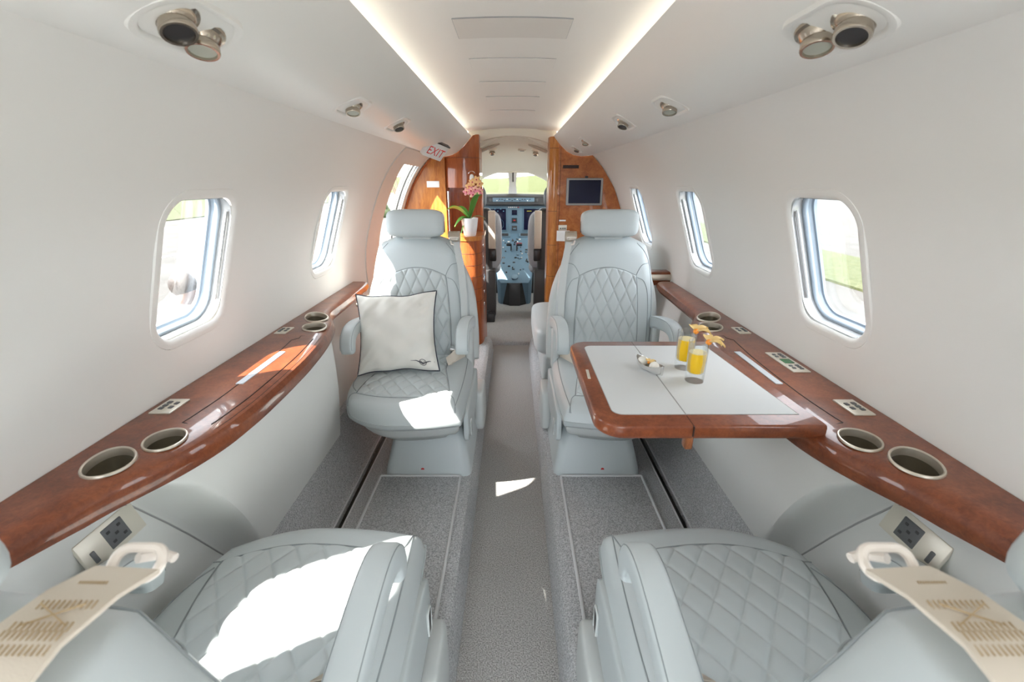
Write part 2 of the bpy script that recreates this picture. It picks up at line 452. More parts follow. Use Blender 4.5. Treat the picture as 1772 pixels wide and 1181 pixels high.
def make_ledge(sgn, lab):
    root = thing('side_ledge', lab, 'ledge', (sgn * .7, 0.9, .7))
    off = Vector(root.location)
    def bld(mb, nm, m, par=None, sm=True, ang=40):
        mb.v = [tuple(Vector(p) - off) for p in mb.v]; return mb.build(nm, m, par or root, sm, ang)
    ys = sorted(set([-1.2, -.6, 0, .2, .3] + [round(.35 + i * .02, 3) for i in range(98)]))
    ys = [y for y in ys if y <= 2.262]
    mb = MB(); mb.loft([ledge_section(sgn, y) for y in ys])
    o = mb.build('wood_top', M['wood'], None, True, 35)
    cut = []
    for cx, cy, hx, hy, sk, _ in CUPS:
        c = MB(); ol = [(sgn * (cx + a), cy + b) for a, b in cup_outline(hx, hy, sk)]
        c.loft([[(x, y, LZ - .2) for x, y in ol], [(x, y, LZ + .05) for x, y in ol]]); cut.append(c.build('cut', M['wood'], None, False))
    boolean(o, cut)
    o.parent = root; o.data.transform(Matrix.Translation(-off))
    for cx, cy, hx, hy, sk, _ in CUPS:
        ol = cup_outline(hx, hy, sk)
        def ring(f, z): return [Vector((sgn * (cx + a * f), cy + b * f, LZ + z)) for a, b in ol]
        mb = MB(); mb.loft([ring(.99, .0), ring(.98, -.02), ring(.93, -.040), ring(.80, -.050), ring(.4, -.052), ring(.01, -.052)], True, False)
        cup = bld(mb, 'cup_holder', M['cup'])
        mb = MB(); mb.loft([ring(1.10, 0), ring(1.10, .0022), ring(1.07, .0042), ring(1.02, .0046), ring(.975, .003), ring(.965, -.004), ring(.96, -.012)], True, False)
        bld(mb, 'rim', M['champagne'], cup)
    # lid of the stowed-table compartment (dark gap outline, raised a hair) and pale metal strip
    pts = []
    for y in [.835 + i * .02 for i in range(29)]: pts.append((smooth_inn(y) + .098 - .018 * (y > 1.36), y))
    inner = []
    for y in [.815 + i * .02 for i in range(31)]: inner.append((smooth_inn(y) + .018, y))
    loop = [pts[0]] + pts[1:] + inner[::-1]
    def zt(x, y):
        d = x - smooth_inn(y)
        return LZ - (0 if d > .045 else .010 * ((.045 - d) / .035) ** 2)
    mb = MB(); mb.tube([(sgn * x, y, zt(x, y)) for x, y in loop], .0014, 6, closed=True); bld(mb, 'lid_gap', M['gap'])
    if sgn < 0:
        mb = MB(); mb.tube([(sgn * (smooth_inn(y) + .034), y, zt(smooth_inn(y) + .034, y) + .0003) for y in [.83 + i * .02 for i in range(28)]], .0013, 6); bld(mb, 'drawer_gap', M['gap'])
    mb = MB(); mb.rbox((sgn * (.672 if sgn < 0 else .656), 1.137, LZ + .0006), (.019, .225, .003), .001, 1); bld(mb, 'metal_strip', M['strip'])
    def switch(x, y, hx, hy, rows, lcd=False):
        mb = MB(); mb.rbox((sgn * x, y, LZ + .0015), (hx * 2, hy * 2, .004), .0015, 2); pl = bld(mb, 'switch_panel', M['plate'])
        for (bx, by, w, h) in rows:
            mb = MB(); mb.rbox((sgn * (x + bx), y + by, LZ + .0042), (w, h, .003), .001, 1); bld(mb, 'button', M['grey'], pl)
        if lcd:
            mb = MB(); mb.rbox((sgn * x, y, LZ + .0042), (.026, .03, .002), .0005, 1); bld(mb, 'display', M['lcd'], pl)
    std = [(.009, -.014, .010, .010), (.009, .0, .010, .010), (.009, .014, .010, .010), (-.009, -.009, .009, .011), (-.009, .010, .009, .011)]
    if sgn < 0:
        switch(.757, .905, .023, .034, std); switch(.762, 1.45, .019, .034, std)
    else:
        switch(.750, .90, .023, .036, std); switch(.762, 1.45, .019, .034, std)
        big = [(bx, by * .8 + s, w, h * .8) for s in (-.042, .042) for bx, by, w, h in std]
        switch(.755, 1.168, .023, .072, big, True)
    return root
make_ledge(-1, 'glossy burl wood side ledge with cup holders along the left wall')
make_ledge(1, 'glossy burl wood side ledge with cup holders along the right wall, beside the table')
# raised wooden end block with metal face at the far end of the right ledge
t = thing('ledge_end_block', 'small raised wood and metal block at the far end of the right ledge', 'block', (.752, 2.30, .72))
mb = MB(); mb.rbox((0, .03, .035), (.13, .10, .07), .02, 4); mb.build('wood_body', M['wood'], t)
mb = MB(); mb.rbox((0, -.024, .045), (.11, .012, .03), .004, 2); mb.build('metal_face', M['champagne'], t)
t2 = MB(); t2.rbox((-.66, 2.08, .712), (.05, .30, .016), .004, 2)
tag(t2.build('ledge_bracket', M['champagne'], None), 'pale metal bracket strip under the far end of the left ledge', 'bracket')

# lower side panels
def make_side_panel(sgn, name):
    us = [-1.2, -.5, 0, .2, .4] + [.5 + i * .02 for i in range(14)] + [.772, .785, .795, .8] + [.8 + .065 * (i + 1) / 10 for i in range(10)] + [.88 + i * .0127 for i in range(55)]
    us = sorted(set(round(u, 4) for u in us if u <= 1.566))
    zs = [.285 + (.712 - .285) * i / 44 for i in range(45)]
    BND = [(.24, .97), (.285, .935), (.36, .89), (.466, .828), (.55, .775), (.646, .711), (.69, .66), (.712, .61), (.75, .58)]
    def sx(y, z):
        t = (.712 - z) / (.712 - .285); xi = smooth_inn(y)
        tp = max(xi + .022, .0)
        xf = tp * (1 - t) + .675 * t - .012 * math.sin(math.pi * t)
        xa = max(.722, tp + .012)
        d = (y - interp(z, BND)) / .060
        w = 0 if d < 0 else (1 if d > 1 else d * d * (3 - 2 * d))
        if d < 0: w = 0
        return xa * (1 - w) + min(xf, xa) * w
    def warp(u, z): return u + (interp(z, BND) - .80) * math.exp(-((u - .80) / .36) ** 2)
    mb = MB(); G = [[(lambda y: Vector((sgn * sx(y, z), y, z)))(warp(u, z)) for z in zs] for u in us]
    mb.loft(G, False, False)
    e = G[-1]; mb.loft([e, [p + Vector((sgn * .012, .012, 0)) for p in e], [Vector((sgn * (wall_x(p.z) + .0), p.y + .02, p.z)) for p in e]], False, False)
    o = struct(mb.build(name, M['panel'], None, True, 30))
    mb = MB(); mb.tube([Vector((sgn * (sx(interp(z, BND) - .002, z) - .0012), interp(z, BND) - .002, z)) for z in [.30 + i * .02 for i in range(21)]], .0018, 6)
    mb.build('panel_seam', M['seal'], o)
    return o, sx
pl_, sxf = make_side_panel(-1, 'wall_left_lower'); make_side_panel(1, 'wall_right_lower')
# mains socket plates
def socket(sgn, lab):
    y, z = (.652, .622)
    p = Vector((sgn * sxf(y, z), y, z)); t = thing('power_outlet', lab, 'outlet', p, 0, 'power outlets by the near seats')
    n = Vector((-sgn, 0, .35)).normalized(); u = Vector((0, 1, 0)); v = n.cross(u); 
    if v.z < 0: v = -v
    Mx = Matrix((u, v, n)).transposed()
    tilt = Matrix.Rotation(R(-8 * sgn), 3, 'Z')
    def bx(nm, a, b, w, h, d, m, par):
        mb = MB(); mb.rbox(Mx @ Vector((a, b, d / 2 + .004)), (w, h, d), .0015, 2, Mx); return mb.build(nm, M[m], par)
    pl = bx('plate', 0, 0, .118, .058, .008, 'plate', t)
    bx('socket_face', .008, 0, .042, .040, .0095, 'grey', t)
    for a, b in ((-.004, .010), (.008, .0), (.020, -.010), (.018, .010), (-.003, -.010)): bx('socket_hole', a, b, .008, .006, .0102, 'black', t)
    bx('rocker_switch', -.042, -.008, .008, .022, .0105, 'grey', t)
socket(-1, 'satin metal power outlet plate on the left side panel')
socket(1, 'satin metal power outlet plate on the right side panel')

# ------------------------------------------------------------------ cabin seats
def pad_map(hx, hy, cx, cy, ks, top, crown, roll, d0, bulge=0, taper=0):
    """returns f(s,t)->(x,y,h): squircle outline with a corner roundness per quadrant"""
    def f(s, t):
        k = ks[(1 if s > 0 else 0) + (2 if t > 0 else 0)]
        x = s * math.sqrt(max(0, 1 - k * t * t / 2)); y = t * math.sqrt(max(0, 1 - k * s * s / 2))
        X = cx + x * hx * (1 - taper * t); Yy = cy + y * hy - (bulge * (1 - s * s) * max(0, -t) ** 2)
        d = max(abs(s), abs(t)); e = max(0, (d - d0) / (1 - d0))
        h = top + crown * (1 - s * s) * (1 - t * t) - roll * (1 - math.sqrt(max(0, 1 - e * e)))
        return X, Yy, h
    return f
def pad_mesh(mb, f, n, rings, ax):
    """grid top + skirt rings [(scale, h)], ax maps (x,y,h)->xyz"""
    us = [-1 + 2 * i / n for i in range(n + 1)]
    us = [math.copysign(abs(u) ** .75, u) for u in us]
    G = [[f(s, t) for s in us] for t in us]
    base = len(mb.v); V = [ax(*p) for r in G for p in r]; F = []
    w = n + 1
    for j in range(n):
        for i in range(n): F.append((j * w + i, j * w + i + 1, (j + 1) * w + i + 1, (j + 1) * w + i))
    bd = [(i, 0) for i in range(n)] + [(n, j) for j in range(n)] + [(i, n) for i in range(n, 0, -1)] + [(0, j) for j in range(n, 0, -1)]
    loop = [j * w + i for i, j in bd]; bp = [G[j][i] for i, j in bd]
    cx = sum(p[0] for p in bp) / len(bp); cy = sum(p[1] for p in bp) / len(bp)
    prev = loop
    for sc, h in rings:
        st = len(V); V += [ax(cx + (p[0] - cx) * sc, cy + (p[1] - cy) * sc, h) for p in bp]
        cur = list(range(st, st + len(bp)))
        for q in range(len(bp)):
            r = (q + 1) % len(bp); F.append((prev[q], prev[r], cur[r], cur[q]))
        prev = cur
    F.append(tuple(prev))
    mb.add(V, F)
def quilt(x, y, W=.054, H=.118, A=.0062):
    p = x / W + y / H; q = x / W - y / H
    dp = abs(p - round(p)) * 2; dq = abs(q - round(q)) * 2
    fp = 1 - math.exp(-dp / .16); fq = 1 - math.exp(-dq / .16)
    return A * fp * fq
def insert_mesh(mb, f, s_l, s_r, t0, t1, dia, nx, ny, ax, off=.0, ox=0):
    rows = []
    for j in range(ny + 1):
        row = []
        for i in range(nx + 1):
            a = i / nx; b = j / ny
            tt0, tt1 = t0(a), t1(a)
            t = tt0 + (tt1 - tt0) * b
            s = s_l(t) + (s_r(t) - s_l(t)) * a
            x, y, h = f(s, t)
            e = min(a, 1 - a) * nx * .0023; e2 = min(b, 1 - b) * ny * .0023
            em = min(1, e / .006, e2 / .006)
            row.append(ax(x, y, h + off + quilt(x - ox, y, *dia) * em - .0025 * (1 - em)))
        rows.append(row)
    mb.loft(rows, False, False)
def surf_line(f, st, ax, e=.0005): return [ax(*(lambda q: (q[0], q[1], q[2] + e))(f(s, t))) for s, t in st]
def lerp_pts(pts, n=8): return [tuple(p) for p in crom(pts, n)]

def make_seat(m, name, label, group):
    """local frame: sitter faces -y, inboard side is +x*m, z=0 on the platform"""
    root = thing(name, label, 'seat', (0, 0, 0), 0, group)
    Z0 = .1
    sx = lambda x, y, z: Vector((m * x, y, z - Z0))
    axc = lambda x, y, h: sx(x, y, h)
    # --- cushion (outboard front corner strongly rounded)
    fc = pad_map(.246, .29, 0, -.285, [.84, .20, .2, .2], .462, .012, .058, .80, bulge=.018)
    mb = MB(); pad_mesh(mb, fc, 56, [(1.012, .405), (1.008, .39), (.985, .38), (.9, .378)], axc); cush = mb.build('seat_cushion', M['leather'], root, True, 70)
    # quilted insert, wide in front
    wl = lambda t: -.56 - .22 * max(0, min(1, (.2 - t) / .9)); 
    mb = MB(); insert_mesh(mb, fc, wl, lambda t: -wl(t), lambda a: -.66 - .05 * (1 - (2 * a - 1) ** 2), lambda a: .97, (.060, .088), 150, 200, axc, .0008)
    mb.build('quilted_insert', M['leather'], cush, True, 80)
    mb = MB()
    L = lambda st, r=.0016: mb.tube(surf_line(fc, lerp_pts(st), axc, .0006), r, 6)
    ts = [-.66 + i * .08 for i in range(20)]
    L([(wl(t), t) for t in ts]); L([(-wl(t), t) for t in ts])
    L([(s, -.66 - .05 * (1 - (s / .78) ** 2)) for s in [-.78 + i * .12 for i in range(14)]])
    L([(-.78, -.66), (-.86, -.70), (-.93, -.78), (-.985, -.9)]); L([(.78, -.66), (.84, -.74), (.88, -.85), (.92, -.97)])
    L([(.90, -.97), (.90, -.5), (.90, 0), (.90, .5), (.90, .95)])
    L([(-.78, -.60), (-.86, -.45), (-.90, -.2), (-.91, .2), (-.91, .6)])
    mb.build('seam', M['piping'], cush)
    # --- lower pan, with recline-lever recess on the aisle side
    fp = pad_map(.236, .265, 0, -.275, [1.0, .25, .2, .2], .395, 0, .004, .9, bulge=.02)
    mb = MB(); pad_mesh(mb, fp, 24, [(1.0, .385), (.995, .355), (.975, .335), (.92, .318), (.84, .312), (.7, .27)], axc); pan = mb.build('seat_pan', M['leather_pan'], root, True, 60)
    # aisle-side skirt plate
    mb = MB(); mb.sq(sx(.243, -.26, .335), (.028, .46, .15), .35, .35); mb.build('side_shroud', M['leather'], root)
    mb = MB(); mb.rbox(sx(.2575, -.44, .315), (.006, .022, .055), .002, 2, Matrix.Rotation(R(12), 3, 'X')); lev = mb.build('recline_lever', M['black'], root)
    mb = MB(); mb.tube([sx(.2585, -.44 + a, .315 + b) for a, b in rrect(.014, .031, .006, 3)], .003, 6, closed=True); mb.build('lever_bezel', M['leather_pan'], lev)
    # --- pedestal
    mb = MB(); secs = []
    for z, xa, xb, ya, yb in ((.1, -.094, .253, -.468, .02), (.118, -.092, .252, -.466, .02), (.17, -.080, .243, -.455, .02), (.225, -.066, .234, -.442, .01), (.262, -.055, .225, -.428, 0), (.285, -.045, .215, -.41, -.01)):
        secs.append([sx((xa + xb) / 2 + a, (ya + yb) / 2 + b, z) for a, b in rrect((xb - xa) / 2, (yb - ya) / 2, .035, 5)])
    mb.loft(secs); mb.build('pedestal', M['leather'], root, True, 50)
    mb = MB(); mb.lathe([(.0001, 0), (.007, 0), (.007, .003), (.0001, .003)], sx(.06, -.4605, .132), 12, Matrix.Rotation(R(102), 4, 'X'))
    mb.build('red_pin', M['red'], root)
    # low aisle-side hinge cover on the platform
    mb = MB(); mb.sq(sx(.262, -.02, .20), (.05, .19, .2), .3, .45); mb.build('hinge_cover', M['leather_pan'], root)
    # --- backrest: pad in x/z plane, front to -y, leaning back a little
    lean = lambda z: -.065 + .065 * (z - .46) / .52
    axb = lambda x, y, h: sx(x, lean(y) - h, y)
    fb = pad_map(.219, .29, 0, .713, [.3, .3, .62, .62], .0, .012, .045, .74, taper=.05)
    mb = MB(); pad_mesh(mb, fb, 50, [(1.005, -.06), (1.0, -.085), (.95, -.095)], axb); back = mb.build('backrest', M['leather'], root, True, 70)
    sl = lambda t: -.60 - .05 * min(1, max(0, (.52 - t)))
    arch = lambda a: .43 + .10 * (1 - (2 * a - 1) ** 2)
    mb = MB(); insert_mesh(mb, fb, sl, lambda t: -sl(t), lambda a: -.98, arch, (.054, .118), 130, 190, axb, .0008)
    mb.build('quilted_insert', M['leather'], back, True, 80)
    mb = MB()
    L = lambda st, r=.0015: mb.tube(surf_line(fb, lerp_pts(st), axb, .0006), r, 6)
    L([(sl(t), t) for t in [-.9 + i * .1 for i in range(14)]] + [(-.60, .43)]); L([(-sl(t), t) for t in [-.9 + i * .1 for i in range(14)]] + [(.60, .43)])
    L([(-.60 + 1.2 * i / 12, arch(i / 12)) for i in range(13)])
    for s in (-1, 1):
        L([(s * .60, .43), (s * .66, .52), (s * .76, .62), (s * .92, .68)])
        L([(s * .63, .40), (s * .75, .36), (s * .82, .22), (s * .84, 0), (s * .85, -.4), (s * .86, -.9)])
        L([(s * .93, -.9), (s * .93, -.3), (s * .93, .3), (s * .93, .68), (s * .86, .86), (s * .72, .955)])
    mb.build('seam', M['piping'], back)
    # outer shell behind
    fs = pad_map(.246, .30, .0, .70, [.3, .3, .95, .95], -.055, 0, .02, .8, taper=.13)
    mb = MB(); pad_mesh(mb, fs, 28, [(1.01, -.085), (1.0, -.13), (.93, -.165), (.7, -.18)], axb); shell = mb.build('back_shell', M['leather_pan'], root, True, 60)
    # --- headrest with side notch and neck
    mb = MB(); mb.sq(sx(0, .020, 1.05), (.245, .098, .117), .42, .36, 40, 26, Matrix.Rotation(R(-6), 3, 'X')); hr = mb.build('headrest', M['leather'], root, True, 80)
    mb = MB(); mb.sq(sx(.1205, .03, 1.035), (.006, .02, .05), .6, .6, 12, 10); mb.build('notch', M['dark'], hr)
    mb = MB(); mb.rbox(sx(0, .04, .995), (.13, .05, .05), .015, 3); mb.build('neck', M['leather_pan'], hr)
    # --- armrests
    for s, nm in ((1, 'inboard'), (-1, 'outboard')):
        xc = .222 if s > 0 else -.226; w0 = .052
        path = [(.03, .600, .030), (-.08, .632, .027), (-.18, .652, .026), (-.25, .660, .0255), (-.295, .655, .0255), (-.325, .638, .026), (-.338, .610, .026), (-.334, .588, .021)]
        path = [tuple(p) for p in crom(path, 3)]
        secs = []
        for i, (y, z, h) in enumerate(path):
            a = path[max(0, i - 1)]; b = path[min(len(path) - 1, i + 1)]
            ty, tz = b[0] - a[0], b[1] - a[1]; l = math.hypot(ty, tz); ny, nz = tz / l, -ty / l
            if nz < 0 and i < 3: ny, nz = -ny, -nz
            secs.append([sx(xc + p, y + ny * q, z + nz * q) for p, q in rrect(w0 / 2, h, .013, 4)])
        mb = MB(); mb.loft(secs); arm = mb.build('armrest', M['leather'], root, True, 60)
        mb = MB()
        for d in (-1, 1): mb.tube([sec[(2 if d > 0 else 7)] for sec in secs][2:-2], .0011, 5)
        mb.build('seam', M['piping'], arm)
        mb = MB(); mb.rbox(sx(xc, -.03, .50), (.034, .09, .22), .012, 3); mb.build('armrest_post', M['leather_pan'], arm)
    # --- lap belt on the aisle side
    mb = MB(); mb.ribbon([sx(.205, -.02, .50), sx(.19, -.10, .515), sx(.165, -.17, .505), (sx(.14, -.2, .492)), sx(.155, -.16, .484), sx(.2, -.06, .48)], .042, Vector((0, .35, 1)), .003); lb = mb.build('lap_belt', M['strap'], root)
    mb = MB(); mb.rbox(sx(.172, -.13, .522), (.055, .040, .014), .004, 2, Matrix.Rotation(R(12), 3, 'Y')); mb.build('buckle', M['chrome'], lb)
    # --- shoulder belt laid over the top of the backrest
    P = [(.150, .135, .90), (.156, .112, .985), (.158, .085, 1.008), (.160, .055, 1.012), (.163, .02, 1.005), (.166, -.008, .993)]
    mb = MB(); mb.ribbon([sx(*p) for p in P], .050, Vector((1, 0, 0)), .003); sb = mb.build('shoulder_belt', M['strap'], root)
    mb = MB()
    for (u0, u1, yy) in ((-.012, .006, .010), (-.017, .017, .030), (-.017, .017, .046), (-.017, .017, .052), (-.017, .017, .060)):
        nn = 11
        for i in range(nn):
            u = u0 + (u1 - u0) * i / (nn - 1); zz = float(np.interp(yy, [-.008, .02, .055, .085], [.993, 1.005, 1.012, 1.008])) + .002
            dz = (.003 if yy > .02 else .0012)
            mb.tube([sx(.163 + u, yy - dz, zz), sx(.163 + u + .0005, yy + dz, zz)], .0005, 4)
    for sg in (-1, 1): mb.tube([sx(.163 + sg * .014 * q, .038 + .007 * q, 1.0115) for q in (-1, -.5, 0, .5, 1)], .0006, 4)
    mb.build('stitching', M['thread'], sb)
    mb = MB(); cpt = Vector((.166, -.016, .990))
    ringp = [sx(cpt.x + a, cpt.y + b * .9, cpt.z - b * .5) for a, b in rrect(.0175, .010, .009, 6)]
    mb.tube(ringp, .0037, 8, closed=True); mb.tube([sx(cpt.x - .012, cpt.y - .012, cpt.z - .01), sx(cpt.x - .006, cpt.y - .026, cpt.z - .022), sx(cpt.x + .004, cpt.y - .024, cpt.z - .024)], .004, 7)
    mb.build('belt_loop', M['belt_loop'], sb)
    # webbing running down the front edge from the loop
    W = [(.176, -.022, .975), (.186, -.038, .93), (.196, -.045, .87), (.204, -.055, .75), (.206, -.07, .60), (.206, -.08, .50)]
    mb = MB(); mb.ribbon([sx(*p) for p in W], .030, Vector((1, .55, 0)) if m > 0 else Vector((-1, .55, 0)), .003); mb.build('belt_webbing', M['leather_pan'], sb)
    return root
G = 'quilted leather cabin seats facing each other'
seatA = make_seat(1, 'cabin_seat', 'pale grey quilted leather seat holding the cream pillow, far left', G)
seatA.location = (-.42, 2.02, .1)
seatB = make_seat(-1, 'cabin_seat', 'pale grey quilted leather seat behind the folding table, far right', G)
seatB.location = (.42, 2.02, .1)
def near(c, m):
    """the near seats stand reclined a little, their belt webbing tucked away behind"""
    Pv = Matrix.Translation((0, -.06, .36)); Mx = Pv @ Matrix.Rotation(R(-5.5), 4, 'X') @ Pv.inverted()
    for ch in list(c.children):
        st = ch.name.split('.')[0]
        if st in ('backrest', 'back_shell'): ch.matrix_local = Matrix.Translation((0, 0, -.010)) @ Mx
        if st == 'headrest': ch.matrix_local = Matrix.Translation((-.008 * m if m > 0 else .014, .024, -.034)) @ Mx
        if st == 'shoulder_belt': ch.matrix_local = Matrix.Translation((0, .004, -.026)) @ Mx
        if st == 'armrest':
            xm = sum(v.co.x for v in ch.data.vertices)
            ch.location = (0, 0, -.036 if xm * m > 0 else -.060)
        for g in list(ch.children):
            if g.name.startswith(('belt_webbing', 'notch')): bpy.data.objects.remove(g)
        if st == 'hinge_cover': ch.location = (0, -.40, -.05)
c = copy_tree(seatA); c.location = (.44, .30, .1); c.rotation_euler = (0, 0, math.pi)
near(c, 1); c['label'] = 'nearest quilted leather seat right of the aisle, seen from behind its headrest'
c = copy_tree(seatB); c.location = (-.44, .30, .1); c.rotation_euler = (0, 0, math.pi)
near(c, -1); c['label'] = 'nearest quilted leather seat left of the aisle, with sunlit cushion'

# side-facing seat behind the far right seat
t = thing('divan', 'pale leather side-facing divan between the far right seat and the wooden bulkhead', 'divan', (.44, 2.66, .1))
mb = MB(); mb.sq((-.09, 0, .29), (.46, .66, .17), .35, .3, 36, 20); mb.build('seat_cushion', M['leather'], t)
mb = MB(); mb.rbox((-.07, 0, .11), (.40, .60, .22), .03, 4); mb.build('base', M['leather'], t)
mb = MB(); mb.sq((.215, 0, .56), (.10, .62, .52), .3, .3, 36, 20, Matrix.Rotation(R(-6), 3, 'Y')); mb.build('backrest', M['leather_pan'], t)

# ------------------------------------------------------------------ pillow
def make_pillow():
    t = thing('throw_pillow', 'cream throw pillow with navy piping leaning on the far left seat', 'pillow', (-.475, 1.79, .632))
    rot = Matrix.Rotation(R(-24), 3, 'X') @ Matrix.Rotation(R(-3), 3, 'Y')
    N = 40; H = .168
    def wr(u, v): return .005 * math.sin(9 * u + 3 * v) * math.cos(7 * v - 2 * u) + .004 * math.sin(17 * u * v + 5 * v) + .004 * (abs(u) ** 3 + abs(v) ** 3) * math.sin(23 * (u - v)) 
    def P(u, v, sg):
        px = u * H * (1 - .11 * (1 - v * v)); pz = v * H * (1 - .10 * (1 - u * u) - .015 * math.sin(7 * u))
        th = .062 * ((1 - u * u) * (1 - v * v)) ** .42
        e = (1 - u ** 8) * (1 - v ** 8)
        return rot @ Vector((px, -sg * th - (wr(u, v) * e if sg > 0 else 0), pz))
    us = [-1 + 2 * i / N for i in range(N + 1)]
    mb = MB()
    mb.loft([[P(u, v, 1) for u in us] for v in us], False, False); mb.loft([[P(u, v, -1) for u in us] for v in us], False, False)
    mb.build('cushion_cover', M['pillow'], t, True, 170)
    ed = [P(u, -1, 1) for u in us] + [P(1, v, 1) for v in us[1:]] + [P(u, 1, 1) for u in us[::-1][1:]] + [P(-1, v, 1) for v in us[::-1][1:-1]]
    mb = MB(); mb.tube(ed, .003, 6, closed=True); mb.build('piping', M['navy'], t)
    mb = MB()
    cu, cv = .66, -.80
    def S(a, b): return P(cu + a, cv + b, 1) + rot @ Vector((0, -.0015, 0))
    mb.tube([S(.075 * math.cos(q), .075 * math.sin(q)) for q in [2 * math.pi * i / 16 for i in range(16)]], .0011, 5, closed=True)
    mb.tube([S(-.29, .015), S(-.15, .03), S(-.06, .0), S(0, -.035), S(.06, .0), S(.15, .03), S(.29, .015)], [.0006, .0015, .002, .0022, .002, .0015, .0006], 5)
    mb.tube([S(-.05, .03), S(0, -.02), S(.05, .03)], .0011, 5)
    mb.build('emblem', M['navy'], t)
make_pillow()

# ------------------------------------------------------------------ folding table
def make_table():
    Zt = .768
    t = thing('folding_table', 'wood-edged folding table with grey leather top pulled out from the right ledge', 'table', (.38, 1.04, .73))
    off = Vector(t.location)
    def bld(mb, nm, m, par=None, sm=True, ang=40):
        mb.v = [tuple(Vector(p) - off) for p in mb.v]; return mb.build(nm, m, par or t, sm, ang)
    xs0, xs1, ya, yb, seam = .168, .618, .790, 1.295, .356
    def outl(inset, r):
        x0, y0, y1 = xs0 + inset, ya + inset, yb - inset; pts = []
        for k in range(9):
            a = R(180 + 90 * k / 8); pts.append((x0 + r + r * math.cos(a) * 1.0, y0 + r * 1.15 + r * 1.15 * math.sin(a)))
        pts += [(seam - .0008, y0), (seam - .0008, y1)]
        for k in range(9):
            a = R(90 + 90 * k / 8); pts.append((x0 + r + r * math.cos(a), y1 - r * .9 + r * .9 * math.sin(a)))
        return pts
    def outr(inset): return [(seam + .0008, ya + inset), (xs1, ya + inset), (xs1 - .03, yb - inset), (seam + .0008, yb - inset)]
    for nm, fn in (('inner_leaf', lambda i: outl(i, .055 - i)), ('outer_leaf', outr)):
        lv = [(.004, Zt - .030), (.001, Zt - .028), (0, Zt - .022), (0, Zt - .006), (.0015, Zt - .002), (.005, Zt)]
        mb = MB(); mb.loft([[Vector((x, y, z)) for x, y in fn(i)] for i, z in lv]); leaf = bld(mb, nm, M['wood'], None, True, 50)
        # leather inlay
        if nm == 'inner_leaf':
            x0, y0, y1, r = .207, .836, 1.252, .022; o = []
            for k in range(7):
                a = R(180 + 90 * k / 6); o.append((x0 + r + r * math.cos(a), y0 + r + r * math.sin(a)))
            o += [(seam - .0008, y0), (seam - .0008, y1)]
            for k in range(7):
                a = R(90 + 90 * k / 6); o.append((x0 + r + r * math.cos(a), y1 - r + r * math.sin(a)))
        else: o = [(seam + .0008, .836), (.588, .836), (.560, 1.252), (seam + .0008, 1.252)]
        mb = MB(); mb.loft([[Vector((x, y, Zt - .003)) for x, y in o], [Vector((x, y, Zt + .0008)) for x, y in o]]); bld(mb, 'leather_inlay', M['inlay'], leaf, False)
        mb = MB(); mb.tube([Vector((x, y, Zt + .0004)) for x, y in o], .0009, 5, closed=True); bld(mb, 'inlay_edge', M['seal'], leaf)
    mb = MB(); mb.rbox((seam, 1.04, Zt - .012), (.0024, .506, .022), 0); bld(mb, 'fold_gap', M['gap'], None, False)
    mb = MB(); mb.rbox((seam - .004, ya + .012, Zt - .040), (.016, .022, .030), .003, 2); bld(mb, 'hinge_block', M['wood_edge'])
    mb = MB(); mb.rbox((.188, 1.045, Zt + .0004), (.007, .055, .002), .0005, 1, Matrix.Rotation(R(-3), 3, 'Z')); bld(mb, 'placard', M['plate'])
    # sliding rail joining the ledge
    mb = MB(); mb.rbox((.60, 1.04, .735), (.05, .40, .02), .004); bld(mb, 'slide_rail', M['wood_edge'])
    return Zt
ZT = make_table() + .0008

# ------------------------------------------------------------------ refreshments on the table
def physalis(loc, label, tiltdir, flat=False, sc=1.0):
    t = thing('physalis_fruit', label, 'fruit', loc, 0, 'physalis garnishes on the table')
    mb = MB(); mb.sq((0, 0, 0), (.014 * sc,) * 3, 1, 1, 16, 12); mb.build('berry', M['berry'], t)
    for k in range(5):
        a = tiltdir + (k - 2) * .62; d = Vector((math.cos(a), math.sin(a), 0)); s = Vector((-d.y, d.x, 0))
        mb = MB(); secs = []
        for i in range(8):
            q = i / 7; w = .0105 * sc * math.sin(math.pi * (.12 + .86 * q)) + .0005
            c = d * (.004 + .032 * q * sc) + Vector((0, 0, (.009 * math.sin(q * 2.6) - .012 * q * (1 if k % 2 else .2)) * sc))
            th = .0006
            cup = Vector((0, 0, .0035 * sc))
            secs.append([c - s * w + cup, c - Vector((0, 0, th)), c + s * w + cup, c + s * w + cup + Vector((0, 0, th)), c + Vector((0, 0, th)), c - s * w + cup + Vector((0, 0, th))])
        mb.loft(secs); mb.build('husk_leaf', M['husk'], t)
    return t
def drink(x, y, label, fill):
    t = thing('juice_glass', label, 'glass', (x, y, ZT), 0, 'glasses of orange juice')
    r, h, b = .0225, .100, .022
    mb = MB(); mb.lathe([(.0001, 0), (r * .93, 0), (r * .96, .002), (r, h * .5), (r * 1.03, h), (r * 1.03 - .0008, h + .0008), (r * 1.03 - .0018, h), (r - .002, h * .5), (r * .93 - .002, b + .003), (r * .8, b), (.0001, b)], n=32)
    mb.build('tumbler', M['tumbler'], t, True, 60)
    rr = r - .0026
    mb = MB(); mb.lathe([(.0001, b + .0008), (rr * .8, b + .0008), (rr * .95, b + .004), (rr, h * .5), (rr * 1.005, fill), (.0001, fill)], n=32)
    j = mb.build('juice', M['juice'], t, True, 50)
    mb = MB(); mb.lathe([(.0001, fill + .0003), (rr * .99, fill + .0003), (rr * .99, fill + .002), (.0001, fill + .0015)], n=24); mb.build('foam', M['foam'], t)
    return t
drink(.438, 1.085, 'glass of orange juice further from the camera on the folding table', .078)
drink(.436, 1.005, 'glass of orange juice nearer the camera on the folding table', .072)
